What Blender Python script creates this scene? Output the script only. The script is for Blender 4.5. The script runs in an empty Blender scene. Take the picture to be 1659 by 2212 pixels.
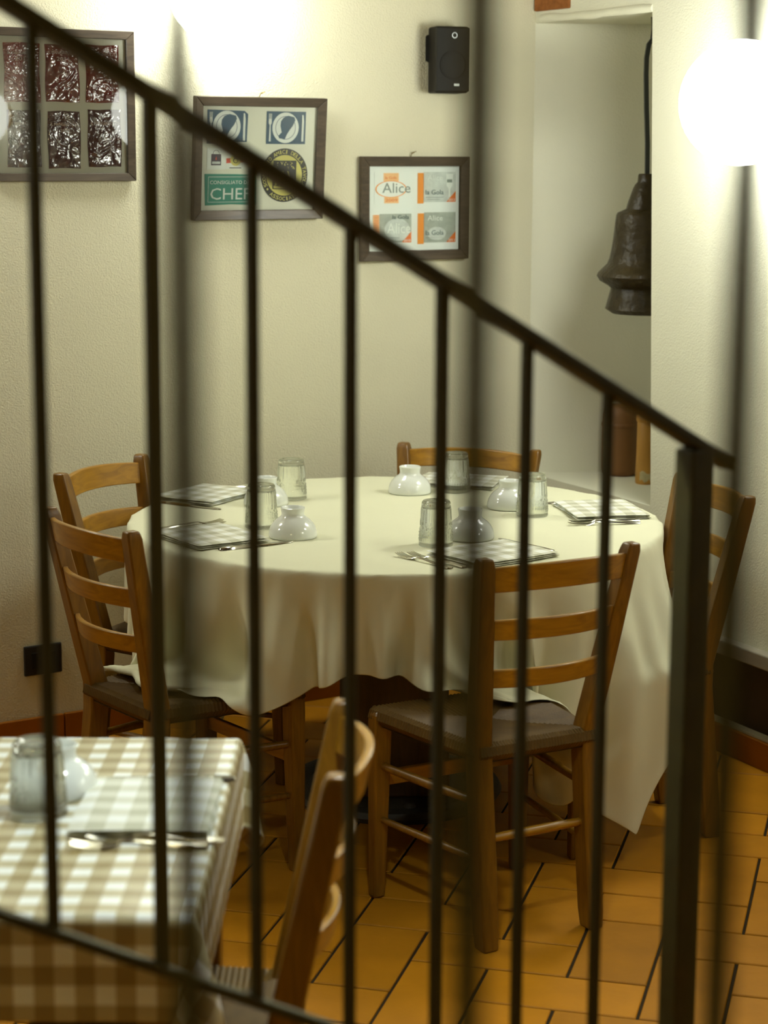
import bpy, bmesh, math, random
import numpy as np
from mathutils import Matrix, Vector, noise as mnoise

S = bpy.context.scene
COL = S.collection
random.seed(4)

# ------------------------------------------------------------------ camera
PITCH, ROLL = math.radians(10.3), math.radians(0.29)
_fw = Vector((0, math.cos(PITCH), -math.sin(PITCH)))
_r0 = Vector((1, 0, 0))
_u0 = Vector((0, math.sin(PITCH), math.cos(PITCH)))
_rt = _r0 * math.cos(ROLL) + _u0 * math.sin(ROLL)
_up = -_r0 * math.sin(ROLL) + _u0 * math.cos(ROLL)
cam_data = bpy.data.cameras.new('camera')
cam = bpy.data.objects.new('camera', cam_data)
COL.objects.link(cam)
CAMP = Vector((0, 0, 1.74))
cam.matrix_world = Matrix(((_rt.x, _up.x, -_fw.x, CAMP.x), (_rt.y, _up.y, -_fw.y, CAMP.y), (_rt.z, _up.z, -_fw.z, CAMP.z), (0, 0, 0, 1)))
cam_data.sensor_width = 36
cam_data.lens = 70.68
cam_data.clip_start = 0.05
cam_data.dof.use_dof = True
cam_data.dof.focus_distance = 5.0
cam_data.dof.aperture_fstop = 3.9
S.camera = cam

# ------------------------------------------------------------------ light and exposure
world = bpy.data.worlds.new('world')
S.world = world
world.use_nodes = True
world.node_tree.nodes['Background'].inputs[0].default_value = (0.05, 0.045, 0.025, 1)
world.node_tree.nodes['Background'].inputs[1].default_value = 0.1
LAMP_STRENGTH = 28.0
LAMP_COLOR = (0.97, 1.0, 0.90)
FILL_COLOR = (1.0, 0.84, 0.42)
FILL_STRENGTH = 36.0
TABLE_FILL_COLOR = (0.90, 1.0, 0.95)
TABLE_FILL_STRENGTH = 1000.0
S.view_settings.view_transform = 'Standard'
S.view_settings.look = 'None'
S.view_settings.gamma = 1
S.view_settings.use_curve_mapping = False
S.view_settings.exposure = 0.0

# ------------------------------------------------------------------ materials
def new_mat(name):
    m = bpy.data.materials.new(name)
    m.use_nodes = True
    nt = m.node_tree
    return m, nt, nt.nodes['Principled BSDF']

def nd(nt, kind, **kw):
    n = nt.nodes.new(kind)
    for k, v in kw.items():
        setattr(n, k, v)
    return n

def rgb(c):
    return (c[0], c[1], c[2], 1)

def plain(name, c, rough=0.5, metal=0.0, spec=0.5, noise=0.0, nscale=20, bump=0.0, bscale=60, bdist=0.002, coat=0.0, stretch=None, rnd=0.0):
    m, nt, p = new_mat(name)
    p.inputs['Base Color'].default_value = rgb(c)
    p.inputs['Roughness'].default_value = rough
    p.inputs['Metallic'].default_value = metal
    p.inputs['Specular IOR Level'].default_value = spec
    p.inputs['Coat Weight'].default_value = coat
    p.inputs['Coat Roughness'].default_value = 0.1
    tc = nd(nt, 'ShaderNodeTexCoord')
    src = tc.outputs['Object']
    if stretch:
        mp = nd(nt, 'ShaderNodeMapping')
        mp.inputs['Scale'].default_value = stretch
        nt.links.new(src, mp.inputs[0])
        src = mp.outputs[0]
    if noise:
        n = nd(nt, 'ShaderNodeTexNoise')
        n.inputs['Scale'].default_value = nscale
        n.inputs['Detail'].default_value = 5
        nt.links.new(src, n.inputs['Vector'])
        mx = nd(nt, 'ShaderNodeMix', data_type='RGBA')
        mx.inputs[6].default_value = rgb([max(0, v * (1 - noise)) for v in c])
        mx.inputs[7].default_value = rgb([min(1, v * (1 + noise)) for v in c])
        nt.links.new(n.outputs[0], mx.inputs[0])
        out = mx.outputs[2]
        if rnd:
            oi = nd(nt, 'ShaderNodeObjectInfo')
            mr = nd(nt, 'ShaderNodeMapRange')
            mr.inputs[3].default_value = 1 - rnd
            mr.inputs[4].default_value = 1 + rnd
            nt.links.new(oi.outputs['Random'], mr.inputs[0])
            hs = nd(nt, 'ShaderNodeHueSaturation')
            nt.links.new(mr.outputs[0], hs.inputs['Value'])
            nt.links.new(out, hs.inputs['Color'])
            out = hs.outputs[0]
        nt.links.new(out, p.inputs['Base Color'])
    if bump:
        n = nd(nt, 'ShaderNodeTexNoise')
        n.inputs['Scale'].default_value = bscale
        n.inputs['Detail'].default_value = 3
        nt.links.new(src, n.inputs['Vector'])
        b = nd(nt, 'ShaderNodeBump')
        b.inputs['Strength'].default_value = bump
        b.inputs['Distance'].default_value = bdist
        nt.links.new(n.outputs[0], b.inputs['Height'])
        nt.links.new(b.outputs[0], p.inputs['Normal'])
    return m

def wood(name, c1, c2, rough=0.32, scale=6.0, axis=2):
    m, nt, p = new_mat(name)
    tc = nd(nt, 'ShaderNodeTexCoord')
    mp = nd(nt, 'ShaderNodeMapping')
    sc = [9.0, 9.0, 9.0]
    sc[axis] = 1.0
    mp.inputs['Scale'].default_value = sc
    nt.links.new(tc.outputs['Object'], mp.inputs[0])
    n = nd(nt, 'ShaderNodeTexNoise')
    n.inputs['Scale'].default_value = scale
    n.inputs['Detail'].default_value = 6
    n.inputs['Distortion'].default_value = 1.2
    nt.links.new(mp.outputs[0], n.inputs['Vector'])
    cr = nd(nt, 'ShaderNodeValToRGB')
    cr.color_ramp.elements[0].position = 0.3
    cr.color_ramp.elements[0].color = rgb(c1)
    cr.color_ramp.elements[1].position = 0.7
    cr.color_ramp.elements[1].color = rgb(c2)
    nt.links.new(n.outputs[0], cr.inputs[0])
    nt.links.new(cr.outputs[0], p.inputs['Base Color'])
    p.inputs['Roughness'].default_value = rough
    p.inputs['Coat Weight'].default_value = 0.15
    p.inputs['Coat Roughness'].default_value = 0.15
    return m

def gingham(name, white, single, double, period, uv=False, rough=0.6, spec=0.5, phase=(0, 0), duty=0.5):
    m, nt, p = new_mat(name)
    tc = nd(nt, 'ShaderNodeTexCoord')
    sx = nd(nt, 'ShaderNodeSeparateXYZ')
    nt.links.new(tc.outputs['UV' if uv else 'Object'], sx.inputs[0])
    outs = []
    for k in (0, 1):
        a = nd(nt, 'ShaderNodeMath', operation='MULTIPLY_ADD')
        a.inputs[1].default_value = 1.0 / period
        a.inputs[2].default_value = 50 + phase[k]
        nt.links.new(sx.outputs[k], a.inputs[0])
        f = nd(nt, 'ShaderNodeMath', operation='FRACT')
        nt.links.new(a.outputs[0], f.inputs[0])
        l = nd(nt, 'ShaderNodeMath', operation='LESS_THAN')
        l.inputs[1].default_value = duty
        nt.links.new(f.outputs[0], l.inputs[0])
        outs.append(l)
    s = nd(nt, 'ShaderNodeMath', operation='ADD')
    nt.links.new(outs[0].outputs[0], s.inputs[0])
    nt.links.new(outs[1].outputs[0], s.inputs[1])
    h = nd(nt, 'ShaderNodeMath', operation='MULTIPLY')
    h.inputs[1].default_value = 0.5
    nt.links.new(s.outputs[0], h.inputs[0])
    cr = nd(nt, 'ShaderNodeValToRGB')
    cr.color_ramp.interpolation = 'CONSTANT'
    e = cr.color_ramp.elements
    e[0].position = 0.0
    e[0].color = rgb(white)
    e[1].position = 0.75
    e[1].color = rgb(double)
    k = e.new(0.25)
    k.color = rgb(single)
    nt.links.new(h.outputs[0], cr.inputs[0])
    nt.links.new(cr.outputs[0], p.inputs['Base Color'])
    p.inputs['Roughness'].default_value = rough
    p.inputs['Specular IOR Level'].default_value = spec
    n = nd(nt, 'ShaderNodeTexNoise')
    n.inputs['Scale'].default_value = 35
    nt.links.new(tc.outputs['Object'], n.inputs['Vector'])
    b = nd(nt, 'ShaderNodeBump')
    b.inputs['Strength'].default_value = 0.25
    b.inputs['Distance'].default_value = 0.006
    nt.links.new(n.outputs[0], b.inputs['Height'])
    nt.links.new(b.outputs[0], p.inputs['Normal'])
    return m

def glass_mat(name, clear, tint=(0.93, 0.97, 0.93), rough=0.02):
    m = bpy.data.materials.new(name)
    m.use_nodes = True
    nt = m.node_tree
    nt.nodes.clear()
    out = nd(nt, 'ShaderNodeOutputMaterial')
    g = nd(nt, 'ShaderNodeBsdfGlass')
    g.inputs['Color'].default_value = rgb(tint)
    g.inputs['Roughness'].default_value = rough
    g.inputs['IOR'].default_value = 1.5
    t = nd(nt, 'ShaderNodeBsdfTransparent')
    t.inputs['Color'].default_value = rgb(tint)
    mx = nd(nt, 'ShaderNodeMixShader')
    mx.inputs[0].default_value = clear
    nt.links.new(g.outputs[0], mx.inputs[1])
    nt.links.new(t.outputs[0], mx.inputs[2])
    nt.links.new(mx.outputs[0], out.inputs[0])
    return m

def pane_mat(name):
    m = bpy.data.materials.new(name)
    m.use_nodes = True
    nt = m.node_tree
    nt.nodes.clear()
    out = nd(nt, 'ShaderNodeOutputMaterial')
    g = nd(nt, 'ShaderNodeBsdfGlossy')
    g.inputs['Roughness'].default_value = 0.01
    t = nd(nt, 'ShaderNodeBsdfTransparent')
    f = nd(nt, 'ShaderNodeFresnel')
    f.inputs['IOR'].default_value = 1.5
    mx = nd(nt, 'ShaderNodeMixShader')
    nt.links.new(f.outputs[0], mx.inputs[0])
    nt.links.new(t.outputs[0], mx.inputs[1])
    nt.links.new(g.outputs[0], mx.inputs[2])
    nt.links.new(mx.outputs[0], out.inputs[0])
    return m

def lamp_mat(name='lit_globe', color=LAMP_COLOR, strength=LAMP_STRENGTH):
    m = bpy.data.materials.new(name)
    m.use_nodes = True
    nt = m.node_tree
    nt.nodes.clear()
    out = nd(nt, 'ShaderNodeOutputMaterial')
    e = nd(nt, 'ShaderNodeEmission')
    e.inputs[0].default_value = rgb(color)
    e.inputs[1].default_value = strength
    nt.links.new(e.outputs[0], out.inputs[0])
    return m

def crinkle_mat(name, c1, c2):
    m, nt, p = new_mat(name)
    tc = nd(nt, 'ShaderNodeTexCoord')
    oi = nd(nt, 'ShaderNodeObjectInfo')
    ad = nd(nt, 'ShaderNodeVectorMath', operation='ADD')
    nt.links.new(tc.outputs['Object'], ad.inputs[0])
    nt.links.new(oi.outputs['Random'], ad.inputs[1])
    n = nd(nt, 'ShaderNodeTexNoise')
    n.inputs['Scale'].default_value = 13
    n.inputs['Detail'].default_value = 2
    n.inputs['Distortion'].default_value = 2.5
    nt.links.new(ad.outputs[0], n.inputs['Vector'])
    v = nd(nt, 'ShaderNodeTexVoronoi', feature='DISTANCE_TO_EDGE')
    v.inputs['Scale'].default_value = 15
    nt.links.new(ad.outputs[0], v.inputs['Vector'])
    a = nd(nt, 'ShaderNodeMath', operation='ADD')
    nt.links.new(n.outputs[0], a.inputs[0])
    nt.links.new(v.outputs[0], a.inputs[1])
    mx = nd(nt, 'ShaderNodeMix', data_type='RGBA')
    mx.inputs[6].default_value = rgb(c1)
    mx.inputs[7].default_value = rgb(c2)
    nt.links.new(n.outputs[0], mx.inputs[0])
    nt.links.new(mx.outputs[2], p.inputs['Base Color'])
    b = nd(nt, 'ShaderNodeBump')
    b.inputs['Strength'].default_value = 1.0
    b.inputs['Distance'].default_value = 0.006
    nt.links.new(a.outputs[0], b.inputs['Height'])
    nt.links.new(b.outputs[0], p.inputs['Normal'])
    p.inputs['Roughness'].default_value = 0.07
    p.inputs['Specular IOR Level'].default_value = 1.0
    p.inputs['Coat Weight'].default_value = 1.0
    p.inputs['Coat Roughness'].default_value = 0.05
    nt.links.new(b.outputs[0], p.inputs['Coat Normal'])
    return m

M = {
    'plaster': plain('cream_stucco', (0.70, 0.67, 0.50), 0.9, spec=0.2, noise=0.06, nscale=3, bump=0.6, bscale=210, bdist=0.005),
    'plaster_white': plain('pale_stucco', (0.70, 0.69, 0.55), 0.9, spec=0.2, noise=0.05, nscale=3, bump=0.35, bscale=190, bdist=0.005),
    'ceiling': plain('ceiling_boards', (0.11, 0.075, 0.035), 0.95, spec=0.1, noise=0.2, nscale=4),
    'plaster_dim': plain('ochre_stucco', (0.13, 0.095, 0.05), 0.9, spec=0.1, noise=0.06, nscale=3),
    'grout': plain('dark_grout', (0.035, 0.024, 0.012), 0.95, spec=0.1, noise=0.3, nscale=60),
    'tile': plain('terracotta_tile', (0.46, 0.188, 0.007), 0.5, spec=0.16, noise=0.22, nscale=9, bump=0.25, bscale=40, bdist=0.002, rnd=0.16),
    'tile_base': plain('terracotta_skirting', (0.32, 0.105, 0.004), 0.5, spec=0.15, noise=0.25, nscale=12, bump=0.2, bscale=40, rnd=0.12),
    'brick': plain('old_brick', (0.28, 0.105, 0.03), 0.9, spec=0.1, noise=0.5, nscale=30, bump=0.8, bscale=50, bdist=0.01),
    'stone': plain('grey_stone_ledge', (0.30, 0.27, 0.20), 0.7, noise=0.2, nscale=20, bump=0.3, bscale=60),
    'recess': plain('recess_shade', (0.03, 0.016, 0.006), 0.6, noise=0.3, nscale=10),
    'wood': wood('amber_chair_wood', (0.145, 0.062, 0.003), (0.235, 0.108, 0.006)),
    'wood_lit': wood('amber_wood_lit', (0.27, 0.120, 0.005), (0.42, 0.205, 0.010), axis=0),  # chair wood made brighter for the lamp light on the slats
    'wood_dark': wood('dark_table_wood', (0.045, 0.022, 0.008), (0.08, 0.04, 0.014)),
    'frame': wood('dark_frame_wood', (0.045, 0.031, 0.018), (0.085, 0.060, 0.036), rough=0.75, axis=0),
    'rush': plain('rush_straw', (0.115, 0.064, 0.012), 0.5, spec=0.22, noise=0.3, nscale=40, bump=0.3, bscale=200, bdist=0.001),
    'iron': plain('dark_iron', (0.046, 0.038, 0.006), 0.6, spec=0.35, noise=0.3, nscale=30),
    'iron_base': plain('cast_iron_base', (0.05, 0.042, 0.028), 0.6, noise=0.3, nscale=30, bump=0.3, bscale=80),
    'cloth': plain('cream_tablecloth_cotton', (0.73, 0.725, 0.53), 0.88, spec=0.2, noise=0.02, nscale=6, bump=0.12, bscale=26, bdist=0.006),
    'gingham_cloth': gingham('tan_gingham_cloth', (0.90, 0.93, 0.88), (0.50, 0.44, 0.25), (0.30, 0.225, 0.085), 0.0535, uv=True, phase=(0.30, 0.05), rough=0.36, spec=1.0),
    'gingham_napkin': gingham('grey_gingham_napkin', (0.86, 0.88, 0.83), (0.69, 0.69, 0.57), (0.50, 0.50, 0.37), 0.056, phase=(0.2, 0.1)),
    'china': plain('white_glazed_china', (0.80, 0.83, 0.78), 0.08, spec=0.6, coat=0.5),
    'steel': plain('polished_steel', (0.62, 0.60, 0.52), 0.16, metal=1.0),
    'glass': glass_mat('pressed_glass', 0.15, (0.985, 0.992, 0.98)),
    'pane': pane_mat('picture_glass'),
    'globe': lamp_mat(),
    'globe_soft': lamp_mat('lit_globe_soft', LAMP_COLOR, LAMP_STRENGTH * 0.55),
    'globe_mild': lamp_mat('lit_globe_mild', LAMP_COLOR, LAMP_STRENGTH * 0.78),
    'globe_fill': lamp_mat('lit_fill_globe', FILL_COLOR, FILL_STRENGTH),
    'fill_bulb': lamp_mat('lit_fill_bulb', TABLE_FILL_COLOR, TABLE_FILL_STRENGTH),
    'shade_white': plain('white_enamel', (0.8, 0.8, 0.76), 0.5),
    'brass': plain('dull_brass', (0.30, 0.22, 0.08), 0.35, metal=1.0),
    'black': plain('black_plastic', (0.014, 0.013, 0.010), 0.5, spec=0.4),
    'cabinet': plain('speaker_vinyl', (0.010, 0.008, 0.005), 0.6, spec=0.2, noise=0.2, nscale=200),
    'cone': plain('speaker_cone', (0.014, 0.013, 0.010), 0.6, spec=0.2),
    'chrome': plain('tweeter_ring', (0.35, 0.37, 0.36), 0.3, metal=1.0),
    'badge': plain('speaker_badge', (0.6, 0.66, 0.6), 0.4),
    'bell': plain('forged_bell_iron', (0.030, 0.021, 0.007), 0.40, metal=0.0, spec=0.28, noise=0.6, nscale=30, bump=0.7, bscale=26, bdist=0.012),
    'leather': plain('black_leather_strap', (0.022, 0.026, 0.024), 0.5, spec=0.4),
    'old_wood': plain('old_brown_wood', (0.19, 0.085, 0.02), 0.6, noise=0.45, nscale=9, bump=0.4, bscale=30, stretch=(1, 1, 0.4)),
    'amber_wood': plain('amber_worn_wood', (0.42, 0.21, 0.03), 0.5, noise=0.4, nscale=14, bump=0.3, bscale=40, stretch=(1, 1, 0.5)),
    'worn': plain('worn_pale_wood', (0.42, 0.36, 0.2), 0.8, noise=0.4, nscale=40),
    'mount': plain('cream_mount_board', (0.78, 0.80, 0.66), 0.9, spec=0.1),
    'mount_white': plain('white_mount_board', (0.82, 0.88, 0.82), 0.9, spec=0.1),
    'sleeve_red': crinkle_mat('red_crinkled_wrap', (0.26, 0.02, 0.012), (0.40, 0.05, 0.03)),
    'sleeve_maroon': crinkle_mat('maroon_crinkled_wrap', (0.16, 0.018, 0.013), (0.26, 0.035, 0.024)),
    'sleeve_dark': crinkle_mat('plum_crinkled_wrap', (0.07, 0.022, 0.026), (0.12, 0.04, 0.045)),
    'ink_pale': plain('pale_ink', (0.80, 0.66, 0.56), 0.6),
    'blue': plain('navy_print', (0.012, 0.07, 0.13), 0.6),
    'print_white': plain('white_print', (0.80, 0.86, 0.78), 0.7),
    'green': plain('green_print', (0.004, 0.23, 0.15), 0.5),
    'yellow': plain('yellow_print', (0.66, 0.62, 0.16), 0.6),
    'print_black': plain('black_print', (0.015, 0.015, 0.010), 0.6),
    'red': plain('red_print', (0.62, 0.07, 0.03), 0.6),
    'purple': plain('plum_print', (0.06, 0.04, 0.06), 0.6),
    'orange': plain('orange_print', (0.80, 0.30, 0.03), 0.6),
    'orange_deep': plain('deep_orange_print', (0.75, 0.18, 0.02), 0.6),
    'peach': plain('peach_print', (0.85, 0.52, 0.22), 0.6),
    'greygreen': plain('grey_green_print', (0.40, 0.45, 0.38), 0.6, noise=0.35, nscale=45),
    'palegrey': plain('pale_grey_print', (0.60, 0.66, 0.60), 0.6, noise=0.3, nscale=45),
    'teal_ink': plain('dark_teal_ink', (0.05, 0.10, 0.10), 0.6),
    'grey_ink': plain('grey_ink', (0.22, 0.27, 0.23), 0.6),
}

# ------------------------------------------------------------------ mesh building
class MB:
    def __init__(self):
        self.v, self.f = [], []

    def add(self, vs, fs):
        o = len(self.v)
        self.v += [tuple(p) for p in vs]
        self.f += [tuple(i + o for i in f) for f in fs]
        return self

    def box(self, c, s, M_=None):
        x, y, z = s[0] / 2, s[1] / 2, s[2] / 2
        vs = [Vector((c[0] + a * x, c[1] + b * y, c[2] + d * z)) for a in (-1, 1) for b in (-1, 1) for d in (-1, 1)]
        if M_ is not None:
            vs = [M_ @ p for p in vs]
        return self.add(vs, [(0, 1, 3, 2), (4, 6, 7, 5), (0, 4, 5, 1), (2, 3, 7, 6), (0, 2, 6, 4), (1, 5, 7, 3)])

    def prism(self, pts, z0, z1):
        n = len(pts)
        vs = [(p[0], p[1], z0) for p in pts] + [(p[0], p[1], z1) for p in pts]
        fs = [tuple(range(n - 1, -1, -1)), tuple(range(n, 2 * n))] + [(i, (i + 1) % n, n + (i + 1) % n, n + i) for i in range(n)]
        return self.add(vs, fs)

    def plate(self, pts, y0, y1):
        """outline in the x-z plane, from depth y0 to y1"""
        n = len(pts)
        vs = [(p[0], y0, p[1]) for p in pts] + [(p[0], y1, p[1]) for p in pts]
        fs = [tuple(range(n - 1, -1, -1)), tuple(range(n, 2 * n))] + [(i, (i + 1) % n, n + (i + 1) % n, n + i) for i in range(n)]
        return self.add(vs, fs)

    def loft(self, rings, cap=True):
        n = len(rings[0])
        o = len(self.v)
        for r in rings:
            self.v += [tuple(p) for p in r]
        for k in range(len(rings) - 1):
            for i in range(n):
                j = (i + 1) % n
                self.f.append((o + k * n + i, o + k * n + j, o + (k + 1) * n + j, o + (k + 1) * n + i))
        if cap:
            self.f.append(tuple(o + i for i in range(n - 1, -1, -1)))
            self.f.append(tuple(o + (len(rings) - 1) * n + i for i in range(n)))
        return self

    def sections(self, secs):
        """stacked horizontal rectangles (x, y, z, w, d)"""
        return self.loft([[(x - w / 2, y - d / 2, z), (x + w / 2, y - d / 2, z), (x + w / 2, y + d / 2, z), (x - w / 2, y + d / 2, z)] for x, y, z, w, d in secs])

    def tube(self, pts, rad, n=10):
        pts = [Vector(p) for p in pts]
        rings = []
        ref = None
        for i, p in enumerate(pts):
            a = pts[max(0, i - 1)]
            b = pts[min(len(pts) - 1, i + 1)]
            t = (b - a).normalized()
            if ref is None:
                ref = Vector((0, 0, 1)) if abs(t.z) < 0.9 else Vector((1, 0, 0))
            u = t.cross(ref).normalized()
            w = t.cross(u).normalized()
            ref = -(t.cross(u)).normalized() if False else ref
            r = rad[i] if isinstance(rad, (list, tuple)) else rad
            rings.append([p + u * (math.cos(2 * math.pi * k / n) * r) + w * (math.sin(2 * math.pi * k / n) * r) for k in range(n)])
        return self.loft(rings)

    def lathe(self, prof, n=48, c=(0, 0, 0), fn=None):
        """closed profile list of (r, z); r = 0 ends allowed; fn(theta, r, z) -> r"""
        o = len(self.v)
        idx = []
        for r, z in prof:
            if r <= 1e-6:
                self.v.append((c[0], c[1], c[2] + z))
                idx.append([len(self.v) - 1])
            else:
                row = []
                for k in range(n):
                    t = 2 * math.pi * k / n
                    rr = fn(t, r, z) if fn else r
                    self.v.append((c[0] + rr * math.cos(t), c[1] + rr * math.sin(t), c[2] + z))
                    row.append(len(self.v) - 1)
                idx.append(row)
        for a, b in zip(idx, idx[1:]):
            for k in range(n):
                j = (k + 1) % n
                if len(a) == 1 and len(b) == 1:
                    continue
                if len(a) == 1:
                    self.f.append((a[0], b[j], b[k]))
                elif len(b) == 1:
                    self.f.append((a[k], a[j], b[0]))
                else:
                    self.f.append((a[k], a[j], b[j], b[k]))
        return self

    def mesh(self, name, smooth=None, fix=True):
        me = bpy.data.meshes.new(name)
        me.from_pydata(self.v, [], self.f)
        if fix:
            bm = bmesh.new()
            bm.from_mesh(me)
            bmesh.ops.recalc_face_normals(bm, faces=bm.faces)
            bm.to_mesh(me)
            bm.free()
        if smooth is not None:
            me.polygons.foreach_set('use_smooth', [True] * len(me.polygons))
            me.set_sharp_from_angle(angle=math.radians(smooth))
        me.update()
        return me

def put(name, me, mat, parent=None, loc=(0, 0, 0), rotz=0.0):
    o = bpy.data.objects.new(name, me)
    if mat is not None and not me.materials:
        me.materials.append(mat)
    COL.objects.link(o)
    o.location = loc
    o.rotation_euler = (0, 0, rotz)
    if parent is not None:
        o.parent = parent
    return o

def part(name, mb, mat, parent=None, smooth=None, bevel=0.0, seg=2, loc=(0, 0, 0), rotz=0.0):
    o = put(name, mb.mesh(name, smooth), mat, parent, loc, rotz)
    if bevel:
        b = o.modifiers.new('bevel', 'BEVEL')
        b.width = bevel
        b.segments = seg
        b.limit_method = 'ANGLE'
        b.angle_limit = math.radians(35)
    return o

def tag(o, label, cat, group=None):
    o['label'] = label
    o['category'] = cat
    if group:
        o['group'] = group
    return o

def thing(name, label, cat, loc=(0, 0, 0), rotz=0.0, group=None):
    o = bpy.data.objects.new(name, None)
    o.empty_display_size = 0.1
    COL.objects.link(o)
    o.location = loc
    o.rotation_euler = (0, 0, rotz)
    return tag(o, label, cat, group)

def struct(o):
    o['kind'] = 'structure'
    return o

def copy_tree(o, parent=None):
    c = o.copy()
    COL.objects.link(c)
    c.parent = parent
    for ch in list(o.children):
        copy_tree(ch, c)
    return c

# ------------------------------------------------------------------ cloth draping (position based, fixed steps)
def push_out_box(p, lo, hi, sides):
    """move points out of an axis aligned box through the nearest of the named faces; returns the touched mask"""
    m = np.all((p > lo) & (p < hi), axis=-1)
    if m.any():
        q = p[m]
        best = np.full(len(q), 9.0)
        out = q.copy()
        for ax, sg in sides:
            d = (hi[ax] - q[:, ax]) if sg > 0 else (q[:, ax] - lo[ax])
            k = d < best
            best = np.where(k, d, best)
            c = q.copy()
            c[:, ax] = hi[ax] if sg > 0 else lo[ax]
            out[k] = c[k]
        p[m] = out
    return m

def drape(n, size, center, rot, ztop, snap, on_table, table_fix, chairs, steps=240, iters=16, seed=1, bend=0.004, shape=None):
    rs = np.random.RandomState(seed)
    u, v = np.meshgrid(np.linspace(-.5, .5, n) * size[0], np.linspace(-.5, .5, n) * size[1])
    c, s = math.cos(rot), math.sin(rot)
    p = np.stack([center[0] + u * c - v * s, center[1] + u * s + v * c, np.full_like(u, ztop)], -1)
    snap(p)
    if shape:
        shape(p)
    flat = p.copy()
    p[..., 2] += 0.0010 * np.sin(31 * u + 9 * v) * np.sin(17 * v - 5 * u) + 0.0008
    fixed = on_table(p)
    w = np.where(fixed, 0.0, 1.0)[..., None]
    az = np.arctan2(p[..., 1] - center[1], p[..., 0] - center[0])
    wv = np.sin(13 * az + 1.0) + 0.7 * np.sin(23 * az + seed) + 0.5 * np.sin(7 * az)
    p[..., 2] += 0.020 * wv * w[..., 0]
    p += (rs.rand(n, n, 1) - .5) * 0.004 * w
    hx, hy = size[0] / (n - 1), size[1] / (n - 1)
    G = []
    def pair(a, b, L, k):
        G.append((a, b, np.sqrt(((flat[a] - flat[b]) ** 2).sum(-1, keepdims=True)), k))
    for o in (0, 1):
        e = n - 1
        pair((slice(None), slice(o, e, 2)), (slice(None), slice(o + 1, n, 2)), hx, 1.0)
        pair((slice(o, e, 2), slice(None)), (slice(o + 1, n, 2), slice(None)), hy, 1.0)
        pair((slice(o, e, 2), slice(0, e)), (slice(o + 1, n, 2), slice(1, n)), math.hypot(hx, hy), .35)
        pair((slice(o, e, 2), slice(1, n)), (slice(o + 1, n, 2), slice(0, e)), math.hypot(hx, hy), .35)
    ar = np.arange(n - 2)
    for o in (0, 2):
        i = ar[(ar % 4 == o) | (ar % 4 == o + 1)]
        pair((slice(None), i), (slice(None), i + 2), 2 * hx, bend)
        pair((i, slice(None)), (i + 2, slice(None)), 2 * hy, bend)
    vel = np.zeros_like(p)
    dt = 1 / 60
    for st in range(steps):
        late = st > 70
        vel[..., 2] -= 9.81 * dt * (fixed == False)
        vel *= 0.965
        old = p.copy()
        p = p + vel * dt * w
        touch = np.zeros((n, n), bool)
        for it in range(iters):
            for a, b, L, k in G:
                pa, pb = p[a], p[b]
                wa, wb = w[a], w[b]
                d = pb - pa
                l = np.sqrt((d * d).sum(-1, keepdims=True)) + 1e-9
                x = d * ((l - L) / l * k / np.maximum(wa + wb, 1e-9))
                p[a] = pa + x * wa
                p[b] = pb - x * wb
            if it % 4 == 3 or it == iters - 1:
                table_fix(p, w)
                for T, Ti, boxes in chairs:
                    q = p @ T[:3, :3].T + T[:3, 3]
                    hit = np.zeros((n, n), bool)
                    for lo, hi, sides in (boxes if late else boxes[:1]):
                        hit |= push_out_box(q, lo, hi, sides)
                    hit &= w[..., 0] > 0
                    if hit.any():
                        p[hit] = (q @ Ti[:3, :3].T + Ti[:3, 3])[hit]
                        touch |= hit
                p[..., 2] = np.maximum(p[..., 2], 0.006)
        vel = (p - old) / dt
        vel[touch] *= 0.35
    return p.reshape(-1, 3)

CHAIR_BOXES = [
    (np.array([-.215, -.02, .0]), np.array([.215, .418, .470]), [(2, 1), (1, 1), (0, 1), (0, -1)]),
    (np.array([-.200, -.09, .440]), np.array([.200, .064, .70]), [(1, 1)]),
]
def add_folds(co, n, center, tr, tz, folds):
    """ridges (+) and valleys (-) down the hanging part: azimuth in degrees, depth in metres, half width in degrees"""
    q = co.copy()
    dx, dy = q[:, 0] - center[0], q[:, 1] - center[1]
    rr = np.hypot(dx, dy) + 1e-9
    az = np.degrees(np.arctan2(dy, dx))
    s = np.clip((tz - q[:, 2] - 0.012) / 0.24, 0, 1) * (rr < tr + 0.16)
    s = s * s * (3 - 2 * s)
    a = np.zeros(len(q))
    for c, amp, w in folds:
        d = (az - c + 180) % 360 - 180
        a += 1.5 * amp * np.exp(-(d / w) ** 2)
    k = (rr + a * s) / rr
    q[:, 0] = center[0] + dx * k
    q[:, 1] = center[1] + dy * k
    return q

def chair_collider(mid, f, sx=1.0, sz=1.0, back=True):
    fv = np.array([f[0], f[1]]) / math.hypot(*f)
    Ti = np.array([[fv[1] * sx, fv[0], 0, mid[0]], [-fv[0] * sx, fv[1], 0, mid[1]], [0, 0, sz, 0], [0, 0, 0, 1.0]])
    return np.linalg.inv(Ti), Ti, CHAIR_BOXES if back else CHAIR_BOXES[:1]

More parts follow.
